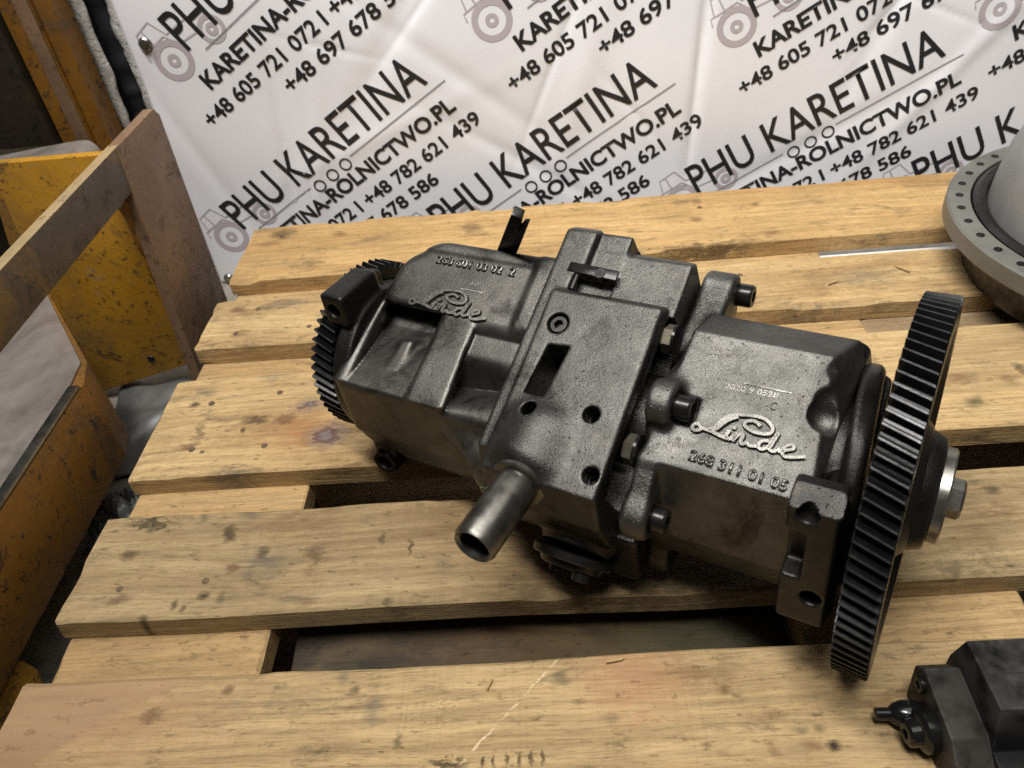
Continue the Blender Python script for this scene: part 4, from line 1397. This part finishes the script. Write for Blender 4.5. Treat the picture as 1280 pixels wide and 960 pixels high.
# weld bead between the plates
bm = bmesh.new()
rr_ = np.random.default_rng(5)
prev = None
for i in range(60):
    z = -0.12 + 0.31 * i / 59
    cx_, cy_ = -0.4655 + rr_.normal(0, 0.0006), 0.7855 + rr_.normal(0, 0.0006)
    r_ = 0.0055 + rr_.normal(0, 0.0008)
    ring = [bm.verts.new((cx_ + r_ * math.cos(t), cy_ + r_ * math.sin(t), z)) for t in np.linspace(0, 2 * math.pi, 9)[:-1]]
    if prev:
        for k in range(8):
            bm.faces.new((prev[k], prev[(k + 1) % 8], ring[(k + 1) % 8], ring[k]))
    prev = ring
fpart('weld_bead', from_bm(bm, 'weld_bead', 0.7), M_YELDK, frame)
# top rail
me = box_mesh('top_rail', (-0.4625, 0.05, 0.1475), (-0.4505, 0.800, 0.1965), 0.0012)
rail = fpart('top_rail', me, M_RAIL, frame)
rail.data.materials.append(M_RAILLIT)
for p in rail.data.polygons:
    if p.normal.z > 0.7:  # upward faces take a paler colour that paints in the light on top
        p.material_index = 1

# yellow plate with a rounded grey top edge behind the rail
bp = thing('bent_plate', 'yellow plate with a rounded bare steel top edge behind the worn rail', 'steel plate', (-0.63, 0.90, -0.144))
me = prism('plate_body', [(-0.697, 0.152), (-0.697, 0.146), (-0.6935, 0.088), (-0.705, 0.040), (-0.66, -0.143), (-0.56, -0.143), (-0.552, 0.130), (-0.556, 0.146), (-0.566, 0.1515), (-0.60, 0.1495), (-0.664, 0.143)], 0.010, 0.0012)
me.transform(Matrix(((1, 0, 0, 0), (0, 0, 1, 0.895), (0, 1, 0, 0), (0, 0, 0, 1))))
fpart('plate_body', me, M_YEL, bp)
bm = bmesh.new()
prof = [(-0.697, 0.1405), (-0.664, 0.1440), (-0.60, 0.1505), (-0.568, 0.1525), (-0.557, 0.1480), (-0.5515, 0.134), (-0.5515, 0.10)]
rows_ = []
for x, z in catmull(prof, 5):
    rows_.append([bm.verts.new(q) for q in ((x, 0.8945, z - 0.0015), (x, 0.8935, z + 0.0018), (x, 0.935, z + 0.0022), (x, 0.936, z - 0.0012))])
for p, q in zip(rows_, rows_[1:]):
    for k in range(4):
        bm.faces.new((p[k], p[(k + 1) % 4], q[(k + 1) % 4], q[k]))
bm.faces.new(rows_[0])
bm.faces.new(rows_[-1])
fpart('top_edge', from_bm(bm, 'top_edge', 0.5), M_SILVER, bp)

# upright mast channel
mast = thing('steel_mast', 'tall grimy yellow steel channel post in the far left corner', 'steel post', (-0.60, 1.0, -0.144))
fpart('front_flange', box_mesh('front_flange', (-0.633, 0.995, -0.143), (-0.592, 1.007, 0.75), 0.0015), M_YELDK, mast)
fpart('inner_web', box_mesh('inner_web', (-0.5920, 1.000, -0.143), (-0.570, 1.040, 0.75), 0.0015), M_YELDK, mast)
fpart('bare_strip', box_mesh('bare_strip', (-0.612, 0.9925, -0.143), (-0.594, 0.9945, 0.75), 0.0006), M_BROWN, mast)
# dark machine body left of the mast
mb = thing('dark_machine', 'black grimy machine casing left of the yellow post', 'machine', (-0.75, 1.0, -0.144))
M_GRIME = paint_mat('black_grime', (0.030, 0.024, 0.016), 0.6, 0.1, 9.0, (0.006, 0.005, 0.004), (0.05, 0.032, 0.014))
M_GRIME.node_tree.nodes['Principled BSDF'].inputs['Specular IOR Level'].default_value = 0.15
fpart('casing', box_mesh('casing', (-0.95, 0.985, -0.143), (-0.636, 1.05, 0.75), 0.006), M_GRIME, mb)
fpart('casing_ledge', box_mesh('casing_ledge', (-0.95, 0.940, 0.100), (-0.640, 0.984, 0.135), 0.004), M_GRIME, mb)

# fork beam lying along the pallet end
beam = thing('lifting_fork', 'steel fork with a bare silver top and dull yellow side along the pallet end', 'fork', (-0.52, 0.45, -0.144))
me = prism('fork_body', [(-0.4500, 0.02), (-0.4500, 0.565), (-0.462, 0.600), (-0.565, 0.735), (-0.70, 0.735), (-0.70, 0.02)], 0.100, 0.002)
me.transform(Matrix.Translation((0, 0, -0.042)))
fpart('fork_body', me, M_YELDK, beam)
me = prism('wear_plate', [(-0.4610, 0.02), (-0.4610, 0.560), (-0.466, 0.596), (-0.563, 0.728), (-0.69, 0.728), (-0.69, 0.02)], 0.0025, 0.0008)
me.transform(Matrix.Translation((0, 0, 0.0583)))
fpart('wear_plate', me, M_SILVER, beam)
me = box_mesh('edge_strip', (-0.4606, 0.02, 0.0583), (-0.4502, 0.558, 0.0622), 0.0012)
fpart('edge_strip', me, M_STEEL, beam)

# dirty steel foot in the near left corner
foot = thing('yellow_outrigger', 'oily yellow steel outrigger poking in below the fork at the near left corner', 'outrigger', (-0.52, 0.28, -0.144))
me = prism('foot_body', [(0.05, -0.143), (0.325, -0.143), (0.332, -0.070), (0.345, -0.030), (0.340, -0.006), (0.20, 0.004), (0.05, 0.004)], 0.10, 0.004)
me.transform(Matrix(((0, 0, 1, -0.556), (1, 0, 0, 0), (0, 1, 0, 0), (0, 0, 0, 1))))
me.transform(Matrix.Translation((0.0, 0, -0.046)))
for vv in me.vertices:
    vv.co.z = max(vv.co.z, -0.1435)
fpart('foot_body', me, M_YEL, foot)

# ------------------------------------------------------------------ wall trim left of the banner
n = NT('crinkled_white_plastic')
co = n.coord()
a = n.noise(co, 60, 5, 0.7, 1.0)
M_CRINKLE = n.done(n.ramp(a, [(0.3, (0.44, 0.43, 0.39)), (0.55, (0.66, 0.65, 0.61)), (0.75, (0.52, 0.51, 0.47))]), 0.35, 0.0, n.bump(a, 0.8, 0.006))


def strip(name, label, cat, x0, x1, y, seed, mat, wob=0.003, nz=130, nx_=7, depth=0.006):
    r = np.random.default_rng(seed)
    zs = np.linspace(-0.14, 0.75, nz)

    def wv(am):
        return am * np.interp(np.arange(nz), np.arange(0, nz + 4, 4), r.normal(0, 1, len(np.arange(0, nz + 4, 4))))
    l, q = x0 + wv(wob * 0.5), x1 + wv(wob)
    v = []
    for k, z in enumerate(zs):
        for i in range(nx_):
            t = i / (nx_ - 1)
            v.append((l[k] + (q[k] - l[k]) * t, y - depth * math.sin(math.pi * t) + r.normal(0, 0.0009), z))
    f = [(k * nx_ + i, k * nx_ + i + 1, (k + 1) * nx_ + i + 1, (k + 1) * nx_ + i) for k in range(nz - 1) for i in range(nx_ - 1)]
    o = mesh_obj(name, pydata(name, v, f), mat)
    s = o.modifiers.new('thickness', 'SOLIDIFY')
    s.thickness = 0.003
    s.offset = -1
    return tag(o, label, cat)


strip('plastic_strip', 'narrow crinkled white plastic strip beside the yellow post', 'plastic strip', -0.592, -0.572, 1.072, 3, M_CRINKLE)
strip('bubble_wrap', 'frosted bubble wrap edge hanging along the left side of the banner', 'bubble wrap', -0.548, -0.520, 1.080, 4, M_CRINKLE, 0.0035)
# black rubber seal between the two
bm = bmesh.new()
prev = None
for i in range(150):
    z = -0.14 + 0.88 * i / 149
    r_ = 0.0165 + 0.0014 * math.sin(i * 0.9) + rr_.normal(0, 0.0006)
    ring = [bm.verts.new((-0.560 + r_ * math.cos(t), 1.098 + r_ * math.sin(t), z)) for t in np.linspace(0, 2 * math.pi, 17)[:-1]]
    if prev:
        for k in range(16):
            bm.faces.new((prev[k], prev[(k + 1) % 16], ring[(k + 1) % 16], ring[k]))
    prev = ring
n = NT('black_rubber')
M_RUBBER = n.done((0.010, 0.011, 0.014), 0.6, 0.0)
tag(mesh_obj('corrugated_hose', from_bm(bm, 'corrugated_hose', 0.9), M_RUBBER), 'dark ribbed rubber hose running up between two white plastic strips', 'hose')

# ------------------------------------------------------------------ crumpled grey plastic film
n = NT('grey_plastic_film')
co = n.coord()
M_FILM = n.done(n.ramp(n.noise(co, 20, 4, 0.6), [(0.3, (0.070, 0.072, 0.069)), (0.7, (0.13, 0.132, 0.124))]), 0.42, 0.0)


def film(name, label, cx_, cy_, cz_, lx, ly, amp, seed, fq=1.0, slope=(0, 0)):
    r = np.random.default_rng(seed)
    k = 46
    ph = r.uniform(0, 6.28, (9, 2))
    di = r.uniform(0, 6.28, 9)
    X, Y = np.meshgrid(np.linspace(-1, 1, k), np.linspace(-1, 1, k), indexing='ij')
    Z = 0 * X
    for i in range(9):
        q = fq * (2.0 + i * 1.3)
        Z += np.abs(np.sin(q * (X * math.cos(di[i]) + Y * math.sin(di[i])) + ph[i, 0])) / (1 + i * 0.6)
    Z = (Z - Z.min()) * amp
    edge = np.clip(1.0 - np.maximum(np.abs(X), np.abs(Y)) ** 6, 0, 1)
    v = np.stack([cx_ + lx * (X + 0.07 * np.sin(5 * Y)), cy_ + ly * (Y + 0.07 * np.sin(6 * X + 1)), cz_ + Z * (0.3 + 0.7 * edge) + slope[0] * X + slope[1] * Y], -1).reshape(-1, 3)
    f = [(i * k + j, (i + 1) * k + j, (i + 1) * k + j + 1, i * k + j + 1) for i in range(k - 1) for j in range(k - 1)]
    o = mesh_obj(name, pydata(name, v, f), M_FILM)
    s = o.modifiers.new('thickness', 'SOLIDIFY')
    s.thickness = 0.0008
    s.offset = 1
    return tag(o, label, 'plastic film')


film('plastic_sheet', 'grey plastic sheet lying on the floor under the yellow front plate', -0.500, 0.720, -0.140, 0.085, 0.085, 0.010, 8, 0.6)
film('plastic_wrap', 'crumpled clear plastic wrap stuck between fork and second board', -0.468, 0.530, -0.120, 0.030, 0.040, 0.020, 12, 1.3)
film('plastic_scrap', 'small grey plastic scrap on the floor by the near pallet corner', -0.432, 0.362, -0.138, 0.030, 0.035, 0.016, 15, 0.9)

n = NT('white_plastic')
M_WHITEP = n.done((0.72, 0.70, 0.70), 0.35, 0.0)
o = mesh_obj('packing_strip', box_mesh('packing_strip', (0.322, 0.7935, -0.0250), (0.66, 0.8215, -0.0238), 0.0004), M_WHITEP)
tag(o, 'thin white packing strip seen through the gap before the rear board', 'packing strip')

# ------------------------------------------------------------------ round grey housing
n = NT('grey_cast_aluminium')
co = n.coord()
a = n.noise(co, 14, 5, 0.6)
b_ = n.noise(co, 500, 3, 0.6)
M_ALU = n.done(n.ramp(a, [(0.3, (0.125, 0.122, 0.104)), (0.7, (0.20, 0.196, 0.172))]), n.maprange(a, 0.3, 0.7, 0.38, 0.55), 0.45, n.bump(b_, 0.3, 0.0008))
n = NT('grey_bell_paint')
co = n.coord()
a = n.noise(co, 10, 5, 0.6)
M_BELL = n.done(n.ramp(a, [(0.3, (0.17, 0.172, 0.165)), (0.7, (0.27, 0.273, 0.265))]), 0.42, 0.25, n.bump(n.noise(co, 400, 3, 0.6), 0.25, 0.0008))
HC = Vector((0.630, 0.702, 0.0))
rh = thing('bell_housing', 'round grey flanged metal housing with a ring of bolt holes at right', 'bell housing', HC)


def vlathe(name, prof, seg=120):
    me = lathe(name, [(z, r) for r, z in prof], seg, 0.5)
    me.transform(Matrix.Rotation(-math.pi / 2, 4, 'Y'))
    return me


me = vlathe('flange', [(0.150, 0.046), (0.197, 0.046), (0.1995, 0.049), (0.1995, 0.066), (0.1975, 0.0685), (0.1765, 0.0685), (0.1755, 0.060), (0.150, 0.060)])
mesh_obj('flange', me, M_ALU, rh)
me = vlathe('gasket_groove', [(0.1590, 0.0605), (0.1753, 0.0605), (0.1753, 0.0640), (0.1738, 0.0682), (0.1690, 0.0712), (0.1625, 0.0700), (0.1590, 0.0665)])
mesh_obj('gasket', me, M_BLACKBOLT, rh)
me = vlathe('bell', [(0.1588, 0.050), (0.1588, 0.078), (0.1570, 0.100), (0.1545, 0.120), (0.1480, 0.140), (0.1360, 0.154), (0.1150, 0.163), (0.0800, 0.169), (0.0400, 0.172), (0.0, 0.173)])
mesh_obj('bell', me, M_BELL, rh)
me = vlathe('support_ring', [(0.110, 0.0), (0.168, 0.0), (0.170, 0.0455), (0.110, 0.0455)])
mesh_obj('support_ring', me, M_DARKCAST, rh)
hl = lathe('bolt_hole', [(0, 0), (0, 0.0042), (0.0006, 0.0042), (0.0008, 0.0030), (0.0002, 0.0028), (0.0002, 0)], 18)
hl.transform(Matrix.Rotation(-math.pi / 2, 4, 'Y'))
hl.materials.append(M_BLACKBOLT)
for i in range(40):
    a = 2 * math.pi * (i + 0.3) / 40
    o = bpy.data.objects.new('bolt_hole', hl)
    link(o, rh)
    o.location = (0.1870 * math.cos(a), 0.1870 * math.sin(a), 0.0684)

# ------------------------------------------------------------------ black valve block at the near right
vb = thing('valve_block', 'black oily hydraulic valve block with a glossy stepped plug at lower right', 'valve block', (0.31, 0.22, 0))


def vpart(name, me, mat, loc=(0, 0, 0), rot=None):
    o = mesh_obj(name, me, mat, vb)
    o.location = Vector(loc) - vb.location + Vector((0.004, 0, 0))
    if rot is not None:
        o.rotation_euler = rot.to_euler()
    return o


M_VALVE = cast_mat('black_valve_paint', (0.004, 0.004, 0.0042), (0.009, 0.009, 0.0095), 0.5, 0.65, 0.0, 0.5, 0.25)
M_VALVE.node_tree.nodes['Principled BSDF'].inputs['Specular IOR Level'].default_value = 0.06
M_OILY = cast_mat('oily_brown_steel', (0.005, 0.0042, 0.0034), (0.013, 0.0105, 0.0075), 0.40, 0.58, 0.05, 0.5, 0.3)
M_OILY.node_tree.nodes['Principled BSDF'].inputs['Specular IOR Level'].default_value = 0.12
M_GLOSS = NT('glossy_black_plug').done((0.010, 0.010, 0.010), 0.16, 0.3)
me = prism('block_body', [(0.178, 0.0), (0.258, 0.0), (0.258, 0.034), (0.252, 0.060), (0.209, 0.060), (0.199, 0.030), (0.178, 0.028)], 0.19, 0.0012)
me.transform(Matrix(((0, 0, 1, 0.2335), (1, 0, 0, 0), (0, 1, 0, 0), (0, 0, 0, 1))))
vpart('block_body', me, M_VALVE)
vpart('joint_line', box_mesh('joint_line', (0.236, 0.2298, 0.0596), (0.4, 0.2306, 0.0603)), M_BLACK)
me = prism('end_cap', [(0.186, 0.002), (0.250, 0.002), (0.254, 0.030), (0.246, 0.040), (0.205, 0.036), (0.188, 0.024)], 0.022, 0.0018)
me.transform(Matrix(((0, 0, 1, 0.211), (1, 0, 0, 0), (0, 1, 0, 0), (0, 0, 0, 1))))
vpart('end_cap', me, M_OILY)
vpart('cap_bolt', cap_screw('cap_bolt', 0.0052, 0.003), M_BLACKBOLT, (0.2110, 0.241, 0.030), axes((-1, 0, 0)))
vpart('plug', lathe('plug', [(0, 0), (0, 0.0125), (0.003, 0.0130), (0.007, 0.0130), (0.009, 0.0110), (0.010, 0.0085), (0.0155, 0.0080), (0.017, 0.0062), (0.017, 0.003), (0.013, 0.003), (0.013, 0)], 40), M_GLOSS, (0.2112, 0.2185, 0.0175), axes((-1, -0.1, 0)))
vpart('nipple', lathe('nipple', [(0, 0), (0, 0.0075), (0.004, 0.0085), (0.010, 0.0085), (0.015, 0.0066), (0.018, 0.0040), (0.026, 0.0038), (0.0265, 0.0030), (0.0265, 0)], 32), M_GLOSS, (0.2100, 0.232, 0.0105), axes((-1, 0.05, 0)))

# a few loose splinters on the boards
spl = 0
for x, y, a, L, spl_lab in ((0.318, 0.725, 0.5, 0.016, 'pale splinter on the second board from the back, behind the front housing'),
                           (0.03, 0.283, 0.2, 0.014, 'pale splinter on the far edge of the front board right of the scratch'),
                           (-0.058, 0.270, 1.2, 0.010, 'short pale splinter on the front board left of the long scratch'),
                           (0.40, 0.742, 2.2, 0.02, 'longest pale splinter, on the second back board near the grey housing')):
    me = prism('wood_splinter', [(-L / 2, -0.0008), (L * 0.3, -0.0012), (L / 2, 0.0), (L * 0.2, 0.0010), (-L * 0.4, 0.0009)], 0.0011, 0.0)
    o = mesh_obj('wood_splinter', me, W_UNDER)
    o.location = (x, y, 0.0014)
    o.rotation_euler = (0, 0.05, a)
    tag(o, spl_lab, 'splinter', 'loose wood splinters on the boards')
